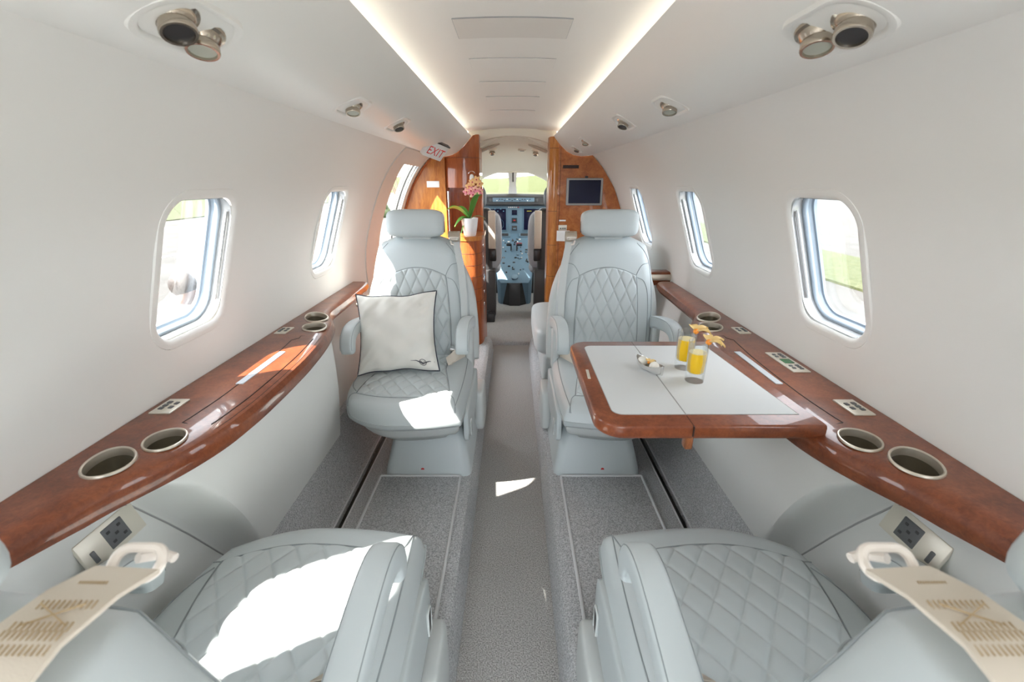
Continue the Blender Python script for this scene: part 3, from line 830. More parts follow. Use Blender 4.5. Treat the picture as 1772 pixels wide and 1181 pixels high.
physalis((.452, 1.070, ZT + .103), 'orange physalis with papery husk on the rim of the farther juice glass', .35)
physalis((.452, .992, ZT + .102), 'orange physalis with papery husk on the rim of the nearer juice glass', .1)
t = thing('silver_dish', 'small boat-shaped silver dish on the fold of the table', 'dish', (.345, 1.065, ZT), R(115))
secs = []; secs2 = []
def boat(q, inner):
    L_ = .048; x = -L_ + 2 * L_ * q; w = .019 * (max(0, 1 - (x / L_) ** 2)) ** .6 + .0006; z1 = .019 + .010 * (x / L_) ** 2
    pts = []
    for k in range(11):
        a = math.pi * k / 10; pts.append(Vector((x * (1 if not inner else .97), (w - (.001 if inner else 0)) * math.cos(a), z1 - (z1 - (.0015 if inner else 0.0) - .006 * (x / L_) ** 4) * math.sin(a))))
    return pts
mb = MB(); qs = [i / 22 for i in range(23)]
o_ = [boat(q, False) for q in qs]; i_ = [boat(q, True) for q in qs]
mb.loft([a + b[::-1] for a, b in zip(o_, i_)]); mb.build('dish_body', M['chrome'], t, True, 60)
for dx, dy, s, lab in ((.006, -.018, .0125, 'white coconut truffle at the near end of the silver dish'), (-.012, .022, .0125, 'white coconut truffle at the far end of the silver dish')):
    mb = MB(); mb.sq((0, 0, 0), (s * 2,) * 3, 1, 1, 20, 14); o = mb.build('coconut_truffle', M['truffle'], None)
    o.location = (.345 + dx, 1.065 + dy, ZT + .0185); tag(o, lab, 'sweet', 'truffles in the silver dish')
physalis((.342, 1.066, ZT + .022), 'small physalis lying between the truffles in the silver dish', .2, sc=.5)

# ------------------------------------------------------------------ overhead lights and air outlets in the valances
def overhead(sgn, y, label, kinds, x=.378, big=1.0):
    z = val_z(x); t = thing('overhead_fixture', label, 'light fixture', (sgn * x, y, z + .001), 0, 'overhead light and air fixtures')
    e = .004; sl = (val_z(x + e) - val_z(x - e)) / (2 * e)
    n = Vector((sl, 0, -1)).normalized(); n.x *= sgn
    u = Vector((0, 1, 0)); v = n.cross(u).normalized(); Mx = Matrix((v, u, n)).transposed()
    ol = [(a, b) for a, b in rrect(.037 * big, .066 * big, .036 * big, 7)]
    mb = MB(); mb.loft([[Mx @ Vector((a * f, b * f, d)) for a, b in ol] for f, d in ((1.28, -.006), (1.22, .0012), (1.08, .0015), (1.0, -.002), (.96, -.007), (.8, -.009), (.01, -.009))], True, False)
    bz = mb.build('bezel', M['valance'], t, True, 60)
    mb = MB(); mb.loft([[Mx @ Vector((a * f, b * f, d)) for a, b in ol] for f, d in ((.99, -.003), (.94, -.0035), (.93, -.006))], True, False); mb.build('bezel_ring', M['chrome'], t)
    for k, (dy, dx, kind) in enumerate(kinds):
        aim = Mx.transposed() @ Matrix(((1, 0, sgn * .10), (0, 1, -.06), (0, 0, -1))) if False else Mx.transposed().to_quaternion().to_matrix()
        ax = (Mx.transposed() @ Vector((-sgn * (.34 if kind == 'air' else .10), -.34, -1))).normalized(); aim = Vector((0, 0, 1)).rotation_difference(ax).to_matrix().inverted()
        base = Vector((dx, dy, -.006)); s = big * 1.02; sd_ = .72 * big
        pr = [(.0285, -.002), (.0275, .003), (.0235, .006), (.0215, .014), (.0190, .019), (.0200, .021), (.0205, .033), (.0195, .036), (.0165, .036), (.0160, .031)]
        mb = MB(); mb.lathe([(r * s, d * sd_) for r, d in pr], base, 26); mb.v = [Mx @ (aim.inverted() @ (Vector(p) - base) + base) for p in mb.v]; mb.f = [f for f in mb.f if len(f) == 4]
        nz = mb.build('air_nozzle' if kind == 'air' else 'reading_lamp', M['nickel'], t, True, 40)
        mb = MB(); mb.lathe([(.0001, .030 * sd_), (.0165 * s, .030 * sd_), (.0165 * s, .0315 * sd_), (.0001, .0315 * sd_)], base, 20); mb.v = [Mx @ (aim.inverted() @ (Vector(p) - base) + base) for p in mb.v]
        mb.build('outlet_core' if kind == 'air' else 'lamp_lens', M['black'] if kind == 'air' else M['lens'], nz)
M['lens'] = mat('lamp_lens', (.42, .44, .38), .15)
two = [(-.030, .004, 'air'), (.030, -.004, 'lamp')]
overhead(-1, .643, 'large two-nozzle light and air fixture in the left valance, nearest the camera', two, .388, .95)
overhead(1, .643, 'large two-nozzle light and air fixture in the right valance, nearest the camera', two, .388, .95)
sm = [(.0, .0, 'lamp')]
sa = [(.0, .0, 'air')]
overhead(-1, 1.245, 'single reading lamp, second fixture along the left valance', sm, .39, .85)
overhead(1, 1.25, 'single reading lamp, second fixture along the right valance', sm, .385, .85)
overhead(-1, 1.66, 'single air outlet, third fixture along the left valance before the exit sign', sa, .378, .85)
overhead(1, 1.66, 'single air outlet, third fixture along the right valance', sa, .366, .85)
overhead(1, 2.47, 'small metal fixture, fourth along the right valance', sm, .36, .75)
overhead(1, 2.88, 'small metal fixture at the far end of the right valance', sa, .375, .75)

# EXIT sign wedge on the left valance
def text_mesh(txt, size, th=.0006):
    cu = bpy.data.curves.new('t', 'FONT'); cu.body = txt; cu.size = size; cu.extrude = th; cu.align_x = 'CENTER'; cu.align_y = 'CENTER'
    o = bpy.data.objects.new('t', cu); COL.objects.link(o); dg = bpy.context.evaluated_depsgraph_get(); dg.update()
    me = bpy.data.meshes.new_from_object(o.evaluated_get(dg)); bpy.data.objects.remove(o); bpy.data.curves.remove(cu); return me
t = thing('exit_sign', 'white wedge sign with red EXIT letters on the left valance', 'sign', (-.388, 2.49, 1.366))
n = Vector((.62, -.45, -.64)).normalized(); u = Vector((.30, 1, 0)); u = (u - n * n.dot(u)).normalized(); v = n.cross(u)
if v.z < 0: v = -v
Mx = Matrix((u, v, n)).transposed()
mb = MB(); mb.rbox(Mx @ Vector((0, 0, -.008)), (.15, .085, .024), .004, 2, Mx); body = mb.build('sign_body', M['white'], t)
mb = MB(); mb.rbox(Mx @ Vector((0, .045, -.006)), (.155, .007, .024), .002, 1, Mx); mb.build('top_edge', M['black'], t)
me = text_mesh('EXIT', .062); me.transform(Matrix.Translation(Mx @ Vector((0, -.004, .0036))) @ Mx.to_4x4()); link('lettering', me, mat('exit_red', (.75, .03, .03), .4), t, False)

# ------------------------------------------------------------------ wooden bulkheads
def poly_slab(pts, y0, y1): 
    mb = MB(); mb.loft([[Vector((x, y0, z)) for x, z in pts], [Vector((x, y1, z)) for x, z in pts]]); return mb
YB = 3.25
vtop = [(.252, 1.512), (.268, 1.502), (.285, 1.478), (.315, 1.445), (.355, 1.410), (.40, 1.388), (.45, 1.380), (.50, 1.383), (.53, 1.386)]
side = [(.60, 1.31), (.65, 1.237), (.684, 1.183), (.714, 1.112), (.742, 1.036), (.768, .96), (.781, .895), (.79, .80), (.785, .62), (.73, .38), (.66, .13)]
t = thing('right_bulkhead', 'orange burl wood bulkhead with screen, right of the cockpit entrance', 'bulkhead', (.5, YB, 0))
off = Vector(t.location)
def bldo(mb, nm, m, par, off, sm=True, ang=40):
    mb.v = [tuple(Vector(p) - off) for p in mb.v]; return mb.build(nm, m, par, sm, ang)
mb = poly_slab([(.30, .10), (.30, 1.462)] + vtop[4:] + side, YB, YB + .05); bldo(mb, 'burl_panel', M['wood_burl2'], t, off, True, 30)
mb = MB(); prof = [(.318, YB + .012), (.300, YB - .004), (.280, YB - .006), (.262, YB - .002), (.250, YB + .010), (.244, YB + .03), (.240, YB + .14), (.318, YB + .14)]
mb.loft([[Vector((x, y, z)) for x, y in prof] for z in (.0, .48, .80, 1.12, 1.44, 1.50)]); bldo(mb, 'pilaster', M['wood_gold'], t, off, True, 60)
mb = MB()
for z in (.58, .80, 1.03, 1.43): mb.tube([Vector((x, y - .0006, z)) for x, y in prof[:6]], .0012, 5)
mb.tube([Vector((.319, YB - .0008, z)) for z in (.1, .7, 1.43)], .0012, 5)
bldo(mb, 'panel_gap', M['gap'], t, off)
mb = MB(); mb.rbox((.388, YB - .001, 1.315), (.105, .006, .020), .001, 1); bldo(mb, 'air_grille', M['gap'], t, off)
mb = MB(); mb.rbox((.347, YB - .001, .92), (.058, .006, .036), .002, 2); sp = bldo(mb, 'switch_panel', M['plate'], t, off)
for dx in (-.012, .004, .018):
    mb = MB(); mb.rbox((.345 + dx, YB - .005, .915), (.008, .004, .009), .001, 1); bldo(mb, 'button', M['grey'], sp, off)
mb = MB(); mb.rbox((.344, YB - .001, .968), (.046, .004, .010), .001, 1); bldo(mb, 'small_placard', M['white'], t, off)
t = thing('wall_monitor', 'small dark monitor in grey frame on the right wooden bulkhead', 'monitor', (.484, YB, 1.157))
mb = MB(); mb.rbox((0, -.010, 0), (.245, .024, .176), .008, 3); mb.build('frame', M['seal'], t)
mb = MB(); mb.rbox((0, -.0215, 0), (.215, .004, .15), .002, 1); mb.build('screen', M['screen'], t)
mb = MB(); mb.rbox((.01, -.012, .094), (.02, .012, .012), .002, 1); mb.build('camera_dot', M['black'], t)
mb = MB(); mb.rbox((0, 0, 0), (.09, .003, .073), .001, 1); o = mb.build('notice_card', M['white'], None); o.location = (.352, YB - .0022, .864)
tag(o, 'white notice card below the switch on the right wooden bulkhead', 'card')

t = thing('refreshment_cabinet', 'tall glossy orange wood cabinet with an open niche, left of the cockpit entrance', 'cabinet', (-.45, YB, 0))
off = Vector(t.location)
mb = poly_slab([(-x, z) for x, z in [(.452, .10), (.452, 1.378), (.50, 1.381), (.53, 1.384)] + side], YB, YB + .05); bldo(mb, 'outer_panel', M['wood_gold'], t, off, True, 30)
mb = MB(); edge = [Vector((-(x - .006), YB - .003, z)) for x, z in [(.53, 1.384)] + side[:9]]; mb.tube(edge, .008, 6); bldo(mb, 'edge_trim', M['wood_red'], t, off)
# curved upper cupboard with two doors
def cup_prof(bul, xr=-.222): return [Vector((x, YB + .02 - bul * math.sin(math.pi * (i / 12)) ** .8, 0)) for i, x in enumerate([-.452 + (xr + .452) * i / 12 for i in range(13)])]
def slab_prof(prof, z0, z1, ztop=None):
    mb = MB(); bk = [Vector((p.x, YB + .30, 0)) for p in prof[::-1]]
    ring = prof + bk; mb.loft([[Vector((p.x, p.y, z0)) for p in ring], [Vector((p.x, p.y, (z1 if ztop is None else ztop(-p.x)))) for p in ring]]); return mb
vz = lambda x: float(np.interp(x, [.222, .252, .268, .285, .315, .355, .40, .45, .5], [1.514, 1.512, 1.50, 1.476, 1.443, 1.408, 1.386, 1.378, 1.381]))
bldo(slab_prof(cup_prof(.035), 1.183, 1.37), 'upper_cupboard', M['wood_red'], t, off, True, 40)
bldo(slab_prof(cup_prof(.030), 1.372, 1.5, vz), 'top_fascia', M['wood_red'], t, off, True, 40)
mb = MB(); mb.rbox((-.34, YB + .26, 1.03), (.23, .08, .32), 0); bldo(mb, 'niche_back', M['wood_red'], t, off, False)
mb = MB(); mb.rbox((-.446, YB + .14, 1.03), (.012, .24, .32), .002); bldo(mb, 'niche_side', M['wood_red'], t, off)
mb = MB(); mb.rbox((-.224, YB + .25, 1.03), (.014, .10, .32), .002); bldo(mb, 'niche_post', M['wood_red'], t, off)
lowp = [Vector((x, YB + .02 - b, 0)) for x, b in ((-.452, .0), (-.43, .08), (-.40, .13), (-.36, .16), (-.31, .175), (-.27, .17), (-.24, .15), (-.222, .12), (-.212, .07), (-.208, 0))]
bldo(slab_prof(lowp, 0.0, .845), 'lower_cupboard', M['wood_red'], t, off, True, 40)
lip = [Vector((p.x * 1.0 - .003 * (p.x < -.4) + .004 * (p.x > -.3), p.y - .006, 0)) for p in lowp]
bldo(slab_prof(lip, .846, .874), 'counter', M['wood_gold'], t, off, True, 40)
mb = MB(); mb.tube([Vector((-.436, YB - .006, z)) for z in (.885, .95, 1.05, 1.16)], .005, 8); bldo(mb, 'niche_rail', M['chrome'], t, off)
for z in (.80, .72, .64, .56, .47, .38):
    mb = MB(); mb.rbox((-.2065, YB + .0, z), (.008, .03, .022), .003, 2); bldo(mb, 'drawer_latch', M['chrome'], t, off)
mb = MB()
for z in (.76, .68, .60, .515, .425): mb.tube([Vector((p.x, p.y - .0005, z)) for p in lowp[3:]] + [Vector((-.2075, YB + .2, z))], .0012, 5)
bldo(mb, 'drawer_gap', M['gap'], t, off)
mb = MB(); mb.rbox((0, 0, 0), (.085, .004, .040), .004, 2); o = mb.build('door_placard', M['white'], None); o.location = (-.535, YB - .003, 1.205)
tag(o, 'small blank white placard on the golden panel of the left cabinet', 'placard')
t = thing('cupboard_fitting', 'small white oval fitting with chrome bow on the left cabinet above the orchid', 'fitting', (-.272, YB - .018, 1.235))
mb = MB(); mb.sq((0, -.004, 0), (.030, .014, .066), .7, .7, 18, 14); mb.build('body', M['white'], t)
mb = MB(); mb.tube([Vector((.020 * math.cos(a), -.003, .038 + .014 * math.sin(a))) for a in [math.pi * i / 8 for i in range(9)]], .0015, 6); mb.build('bow', M['chrome'], t)

# orchid
t = thing('potted_orchid', 'pink and yellow orchid in a white pot on the left cabinet counter', 'orchid', (-.288, 3.16, .874))
pc = Vector((0, 0, 0))
mb = MB(); mb.lathe([(.0001, 0), (.036, 0), (.040, .004), (.050, .06), (.056, .108), (.057, .118), (.053, .118), (.050, .105), (.0001, .100)], pc, 30); mb.build('pot', M['pot'], t)
def leaf(a, L_, w, rise, droop, nm='leaf', m='leaf', z0=.11):
    d = Vector((math.cos(a), math.sin(a), 0)); s = Vector((-d.y, d.x, 0)); secs = []
    for i in range(13):
        q = i / 12; wd = w * math.sin(math.pi * (.08 + .90 * q ** .9)) ** .8 + .0008
        c = pc + Vector((0, 0, z0)) + d * (L_ * q) + Vector((0, 0, rise * math.sin(q * math.pi * .6) - droop * q * q))
        k = Vector((0, 0, wd * .55)); th = Vector((0, 0, .0012))
        secs.append([c - s * wd + k, c - th, c + s * wd + k, c + s * wd + k + th, c + th, c - s * wd + k + th])
    mb = MB(); mb.loft(secs); mb.build(nm, M[m], t)
leaf(R(196), .15, .034, .085, .02); leaf(R(-150), .11, .026, .02, .065); leaf(R(-35), .10, .032, .13, -.03); leaf(R(30), .09, .03, .15, -.02); leaf(R(150), .12, .03, .07, .0); leaf(R(-12), .11, .006, .035, .03, 'leaf', 'stem'); leaf(R(-140), .075, .010, .01, .11)
stem = crom([(0, 0, .105), (.006, -.004, .20), (.004, -.01, .29), (.022, -.02, .335), (.055, -.03, .345), (.085, -.035, .325)], 6)
mb = MB(); mb.tube([pc + Vector(p) for p in stem], .0022, 7); mb.build('flower_stem', M['stem'], t)
fl = [(.004, -.02, .318, 'petal_y'), (.028, -.03, .345, 'petal_y'), (.055, -.03, .36, 'petal_y'), (.075, -.035, .335, 'petal_y'), (-.012, -.03, .285, 'petal'), (.018, -.04, .292, 'petal'), (.046, -.042, .300, 'petal'), (.078, -.045, .288, 'petal'), (.03, -.04, .268, 'petal')]
for i, (x, y, z, m) in enumerate(fl):
    c = pc + Vector((x, y, z)); mb = MB(); tw = rng.uniform(0, 1)
    for k in range(5):
        a = tw + 2 * math.pi * k / 5; r = .0155
        d = Vector((math.cos(a), -.25, math.sin(a))); mb.sq(c + d * .013, (.024, .004, .018), 1, 1, 10, 8, Matrix.Rotation(-a, 3, 'Y'))
    f = mb.build('blossom', M[m], t)
    mb = MB(); mb.sq(c + Vector((0, -.009, -.001)), (.009, .010, .010), 1, 1, 8, 6); mb.build('blossom_lip', M['petal_c'], f)

# ------------------------------------------------------------------ cockpit
# arch above the entrance and cream overhead lining
mb = MB(); xs = [-.50 + i * .05 for i in range(21)]
def cst(y, k): return [(x, y, 1.505 - .085 * (x / .24) ** 2 * k - (y - 3.35) * .085) for x in xs]
secs = []
for y in (3.36, 3.6, 4.0, 4.5, 5.0, 5.25):
    low = [(x, y, 1.515 - .055 * (x / .24) ** 2 * .8 - (y - 3.36) * .098) for x in xs]; secs.append(low + [(x, y, z + .06) for x, y_, z in low[::-1]])
mb.loft(secs); struct(mb.build('ceiling_cockpit', M['cream'], None, True, 35))
mb = MB()
pts = [(x, 1.512 - .08 * (x / .24) ** 2) for x in [-.30 + i * .03 for i in range(21)]]
mb.loft([[Vector((x, y, z)) for x, z in pts + [(.30, 1.58), (-.30, 1.58)]] for y in (3.39, 3.44)]); struct(mb.build('trim_3', M['cream'], None, True, 35))
# cockpit side walls and window pillars; raised, with upper rails added to cut sun
for s, nm in ((-1, 'wall_cockpit_left'), (1, 'wall_cockpit_right')):
    mb = MB(); mb.rbox((s * .74, 4.35, .54), (.06, 1.95, 1.08), .01); mb.rbox((s * .71, 3.46, 1.15), (.10, .16, .6), .01); mb.rbox((s * .66, 5.2, 1.1), (.10, .16, .5), .01); mb.rbox((s * .70, 4.35, 1.37), (.10, 1.95, .20), .01)
    struct(mb.build(nm, M['cream'], None))
mb = MB(); mb.rbox((0, 4.401, .0), (1.4, 2.0, .06), .012, 2); struct(mb.build('floor_cockpit', M['carpet2'], None, False))
# windshield: header, centre post, panes
ws = struct(bpy.data.objects.new('window_8', None)); COL.objects.link(ws)
mb = MB(); mb.rbox((0, 5.26, 1.335), (1.3, .06, .05), .015); mb.build('header', M['cream'], ws)
mb = MB()
mb.loft([[Vector((w * a, 5.28 + b * .03, z)) for a, b in ((-1, -1), (1, -1), (1, 1), (-1, 1))] for z, w in ((1.05, .05), (1.12, .045), (1.2, .036), (1.32, .05))]); mb.build('centre_post', M['white'], ws)
mb = MB(); mb.tube([Vector((.005, 5.24, z)) for z in (1.22, 1.33)], .007, 6); mb.build('post_slot', M['black'], ws)
for s in (-1, 1):
    mb = MB(); mb.rbox((s * .34, 5.31, 1.19), (.58, .006, .30), .001, 1); mb.build('windshield_pane', M['glass'], ws)
# overhead speakers / lamps in the cockpit lining
for (x, y, lab) in ((-.155, 3.75, 'small round metal lamp on the left of the cream cockpit lining'), (.175, 3.75, 'small round metal lamp on the right of the cream cockpit lining')):
    z = 1.515 - .044 * (x / .24) ** 2 - (y - 3.36) * .098
    t = thing('cockpit_lamp', lab, 'lamp', (x, y, z), 0, 'cockpit overhead lamps')
    mb = MB(); mb.lathe([(.0001, .004), (.034, .004), (.034, -.006), (.025, -.016), (.0001, -.016)], n=20); mb.build('mount', M['cream'], t)
    mb = MB(); mb.sq((0, -.004, -.030), (.045, .045, .04), 1, 1, 16, 12); mb.build('eyeball', M['nickel'], t)
z = 1.515 - (3.9 - 3.36) * .098
t = thing('overhead_vent', 'square vent with dark grille in the cream cockpit lining', 'vent', (.075, 3.9, z - .005))
mb = MB(); mb.rbox((0, 0, 0), (.062, .10, .012), .003, 2); mb.build('vent_frame', M['cream'], t)
mb = MB(); mb.rbox((0, -.01, -.006), (.034, .05, .006), .001, 1); mb.build('grille', M['seal'], t)
for s in (-1, 1):
    mb = MB(); mb.rbox((0, 0, 0), (.15, .035, .02), .008, 3, Matrix.Rotation(R(22 * s), 3, 'Y')); o = mb.build('grab_handle', M['tan'], None)
    x = s * .175 + .01; o.location = (x, 3.62, 1.515 - .055 * (x / .24) ** 2 * .8 - .26 * .098 - .010); tag(o, 'beige curved grab handle on the %s of the cockpit lining' % ('left' if s < 0 else 'right'), 'handle', 'grab handles in the cockpit lining')

mb = MB(); mb.rbox((0, 5.08, .36), (1.4, .04, .74), 0); struct(mb.build('wall_cockpit_front', M['black'], None, False))
# instrument panel
t = thing('instrument_panel', 'blue-grey cockpit instrument panel with dark displays under the black glareshield', 'instrument panel', (0, 5.0, .7))
off = Vector(t.location)
B = lambda nm, c, s, m, r=.004, par=None, rot=None: bldo(MB().rbox(c, s, r, 2, rot), nm, M[m], par or t, off)
B('panel_face', (.01, 5.02, .82), (1.2, .04, .36), 'slate')
mb = MB(); secs = []
for x in [-.6 + i * .1 for i in range(13)]:
    b = .10 * math.sqrt(max(0, 1 - (x / .66) ** 2))
    secs.append([Vector((x, 4.93, .985)), Vector((x, 4.90, 1.0)), Vector((x, 4.90, 1.03 + .045 * (b / .1))), Vector((x, 4.96, 1.045 + .06 * (b / .1))), Vector((x, 5.2, 1.04 + .04 * (b / .1))), Vector((x, 5.2, .985))])
mb.loft(secs); bldo(mb, 'glareshield', M['dkgrey'], t, off, True, 60)
ap = B('autopilot_panel', (.01, 4.896, 1.047), (.43, .01, .04), 'slate')
for i in range(14): B('ap_button', (-.16 + i * .026, 4.889, 1.043 + (.008 if i % 3 else -.004)), (.013, .008, .008), 'black' if i % 4 else 'white', .001, ap)
B('knob_block', (-.225, 4.895, 1.045), (.03, .012, .03), 'grey'); B('knob_block', (.245, 4.895, 1.045), (.03, .012, .03), 'grey')
M['amber'] = mat('disp_yellow', (.55, .50, .05), .3); M['cyan'] = mat('disp_cyan', (.12, .30, .45), .3)
def display(x, z, w, h, kind):
    fr = B('display_bezel', (x, 4.997, z), (w + .03, .012, h + .03), 'slate2')
    B('screen', (x, 4.990, z), (w, .006, h), 'screen', .001, fr)
    mb = MB()
    if kind == 'map':
        mb.prism([(x + .03 + a * .045, z - .05 + b * .04) for a, b in ((-1, -.6), (-.4, .2), (.2, .9), (.9, .5), (.8, -.5), (.1, -1))], lambda p: Vector((p[0], 4.985, p[1])), lambda p: Vector((p[0], 4.987, p[1])))
        mb.rbox((x - .03, 4.986, z + .085), (.05, .002, .006), 0); mb.rbox((x + .03, 4.986, z + .07), (.03, .002, .005), 0)
        bldo(mb, 'map_graphic', M['amber'], fr, off, False)
    else:
        mb.tube([Vector((x + .06 * math.cos(a), 4.985, z - .05 + .06 * math.sin(a))) for a in [2 * math.pi * i / 24 for i in range(24)]], .0015, 4, closed=True)
        for i in range(5): mb.rbox((x - .06 + i * .03, 4.986, z + .085 + (i % 2) * .02), (.012, .002, .008), 0)
        bldo(mb, 'dial_graphic', M['cyan'], fr, off, False)
display(-.155, .845, .17, .215, 'map0'); display(.205, .845, .17, .215, 'map'); display(-.45, .845, .17, .215, 'm'); display(.5, .845, .17, .215, 'm')
for z, m in ((.915, 'screen'), (.835, 'black'), (.755, 'dkgrey')):
    fr = B('standby_gauge', (.02, 4.997, z), (.075, .014, .068), 'slate2'); B('gauge_face', (.02, 4.988, z), (.055, .006, .05), m, .002, fr)
    if z < .9 and z > .8: B('gauge_mark', (.02, 4.984, z), (.02, .002, .012), 'red', 0, fr)
    if z < .8: B('gauge_knob', (.02, 4.982, z - .005), (.03, .012, .014), 'slate', .003, fr)
for i in range(6): B('annunciator', (-.04 + i * .02, 4.994, .968), (.014, .01, .010), 'white' if i < 5 else 'red', .001)
# centre pedestal
t = thing('centre_pedestal', 'blue-grey cockpit pedestal covered in switches with throttle levers and black nose', 'pedestal', (.02, 4.75, 0))
off = Vector(t.location)
prof = [(4.98, .70), (4.88, .62), (4.78, .52), (4.66, .40), (4.56, .30), (4.53, .26)]
mb = MB(); secs = []
for y, z in prof: 
    w = .215 - .05 * (4.98 - y) / .45
    if y < 4.55: w = .14
    secs.append([Vector((.02 - w, y, z)), Vector((.02 + w, y, z)), Vector((.02 + w, y + .05, z - .25)), Vector((.02 - w, y + .05, z - .25))])
mb.loft(secs); bldo(mb, 'switch_deck', M['slate2'], t, off, True, 30)
mb = MB()
nose = lambda z: [Vector((.02 + a, b, z)) for a, b in ((-.175, 4.70), (-.165, 4.62), (-.06, 4.515), (.06, 4.515), (.165, 4.62), (.175, 4.70), (.175, 4.98), (-.175, 4.98))]
mb.loft([nose(.03), nose(.26)]); bldo(mb, 'nose_fairing', M['black'], t, off, False)
mb = MB(); mb.rbox((.02, 4.508, .13), (.11, .02, .25), .006, 2); bldo(mb, 'nose_strip', M['dkgrey'], t, off)
def deck(x, f):
    y = 4.98 - f * .42; z = float(np.interp(-y, [-p[0] for p in prof], [p[1] for p in prof])); return Vector((x, y, z))
tilt = Matrix.Rotation(R(44), 3, 'X')
for i in range(44):
    x = -.12 + rng.random() * .28; f = .12 + .8 * rng.random(); p = deck(x, f)
    mb = MB(); mb.rbox(p + Vector((0, -.003, .004)), (rng.choice([.010, .014, .024]), .012, .012), .002, 1, tilt)
    bldo(mb, 'switch', M[rng.choice(['grey', 'black', 'white', 'slate', 'dkgrey'])], t, off)
for x in (-.04, .07):
    fr = bldo(MB().rbox(deck(x * 2 - .01, .06) + Vector((0, -.006, .006)), (.13, .05, .012), .002, 1, tilt), 'radio_head', M['slate'], t, off); bldo(MB().rbox(deck(x * 2 - .01, .06) + Vector((0, -.012, .012)), (.09, .03, .006), .001, 1, tilt), 'radio_screen', M['dkgrey'], fr, off)
for x in (-.015, .045):
    mb = MB(); mb.tube([deck(x, .42), deck(x, .42) + Vector((0, -.03, .06))], .007, 8); lv = bldo(mb, 'throttle_lever', M['dkgrey'], t, off)
    mb = MB(); mb.rbox(deck(x, .42) + Vector((x * .8 - .01, -.035, .065)), (.055, .03, .026), .008, 3); bldo(mb, 'lever_grip', M['black'], lv, off)
mb = MB(); mb.rbox(deck(.07, .30) + Vector((0, -.01, .012)), (.06, .02, .018), .004, 2, tilt); bldo(mb, 'red_handle', M['red'], t, off)
mb = MB(); mb.lathe([(.0001, 0), (.035, 0), (.035, .015), (.026, .022), (.0001, .022)], (.02, 4.57, .305), 18, Matrix.Rotation(R(30), 4, 'X')); bldo(mb, 'trim_knob', M['slate'], t, off)
# pilot seats (backs)
def pilot(s, lab):
    t = thing('pilot_seat', lab, 'seat', (s * .40 + .02, 4.0, 0), 0, 'pilot seats in the cockpit')
    mb = MB(); mb.rbox((0, .06, .72), (.40, .12, .58), .04, 4); mb.build('seat_back', M['dkgrey'], t)
    mb = MB(); mb.sq((0, -.02, 1.095), (.325, .09, .24), .7, .7); mb.build('headrest', M['hdrest'], t)
    mb = MB(); mb.sq((-s * .05, .13, .73), (.47, .12, .52), .4, .5); mb.build('sheepskin_cover', M['wool'], t)
    mb = MB(); mb.tube([Vector((-s * .205, .12, .50)), Vector((-s * .225, .2, .47)), Vector((-s * .228, .35, .46))], [.04, .045, .04], 10); mb.build('sheepskin_seat', M['wool'], t)
    mb = MB(); mb.rbox((-s * .205, -.03, .835), (.060, .05, .315), .008, 3); mb.build('armrest', M['tan'], t)
    mb = MB(); mb.rbox((-s * .21, -.01, .62), (.055, .07, .10), .008, 2); mb.build('armrest_hinge', M['black'], t)
    mb = MB(); mb.rbox((0, .05, .28), (.46, .14, .42), .015, 2); mb.build('seat_frame', M['dkgrey'], t)
    mb = MB(); mb.rbox((0, .25, .42), (.44, .44, .10), .04, 3); mb.build('seat_cushion', M['wool'], t)
    mb = MB(); mb.rbox((-s * .17, .12, .07), (.10, .4, .08), .008, 2); mb.build('seat_rail', M['black'], t)
    mb = MB(); mb.rbox((0, .12, 0.08), (.36, .3, .1), .008, 2); mb.build('seat_base', M['black'], t)
pilot(-1, 'left pilot seat with dark shell and tan folded armrest'); pilot(1, 'right pilot seat with dark shell and tan folded armrest')

# ------------------------------------------------------------------ outside
GZ = -1.25
mb = MB(); mb.rbox((0, 30, GZ - .05), (160, 200, .1), 0); struct(mb.build('ground', M['concrete'], None, False))
mb = MB(); mb.rbox((10.0, 12, GZ + .02), (3.4, 110, .08), 0); struct(mb.build('ground_grass', M['grass'], None, False))
mb = MB(); mb.rbox((-42, 22, GZ + .02), (38, 130, .08), 0); struct(mb.build('ground_verge', M['grass'], None, False))
mb = MB(); mb.rbox((4, 90, GZ + .02), (30, 70, .10), 0); struct(mb.build('ground_field', M['grass'], None, False))
mb = MB(); mb.loft([[Vector((x, 118 + 3 * math.sin(x * .1), GZ)), Vector((x, 124, GZ + 3.6 + .5 * math.sin(x * .21))), Vector((x, 129, GZ + 3.4)), Vector((x, 129, GZ))] for x in range(-70, 71, 5)]); struct(mb.build('ground_bank', M['grass'], None, True, 60))
for x, lab in ((-12.1, 'pale painted line on the apron, nearer the aircraft on its left side'), (-19.6, 'pale painted line on the apron, farther out on the left side')):
    mb = MB(); mb.rbox((x, 10, GZ + .004), (.35, 90, .008), 0); tag(mb.build('apron_line', M['line'], None, False), lab, 'line')
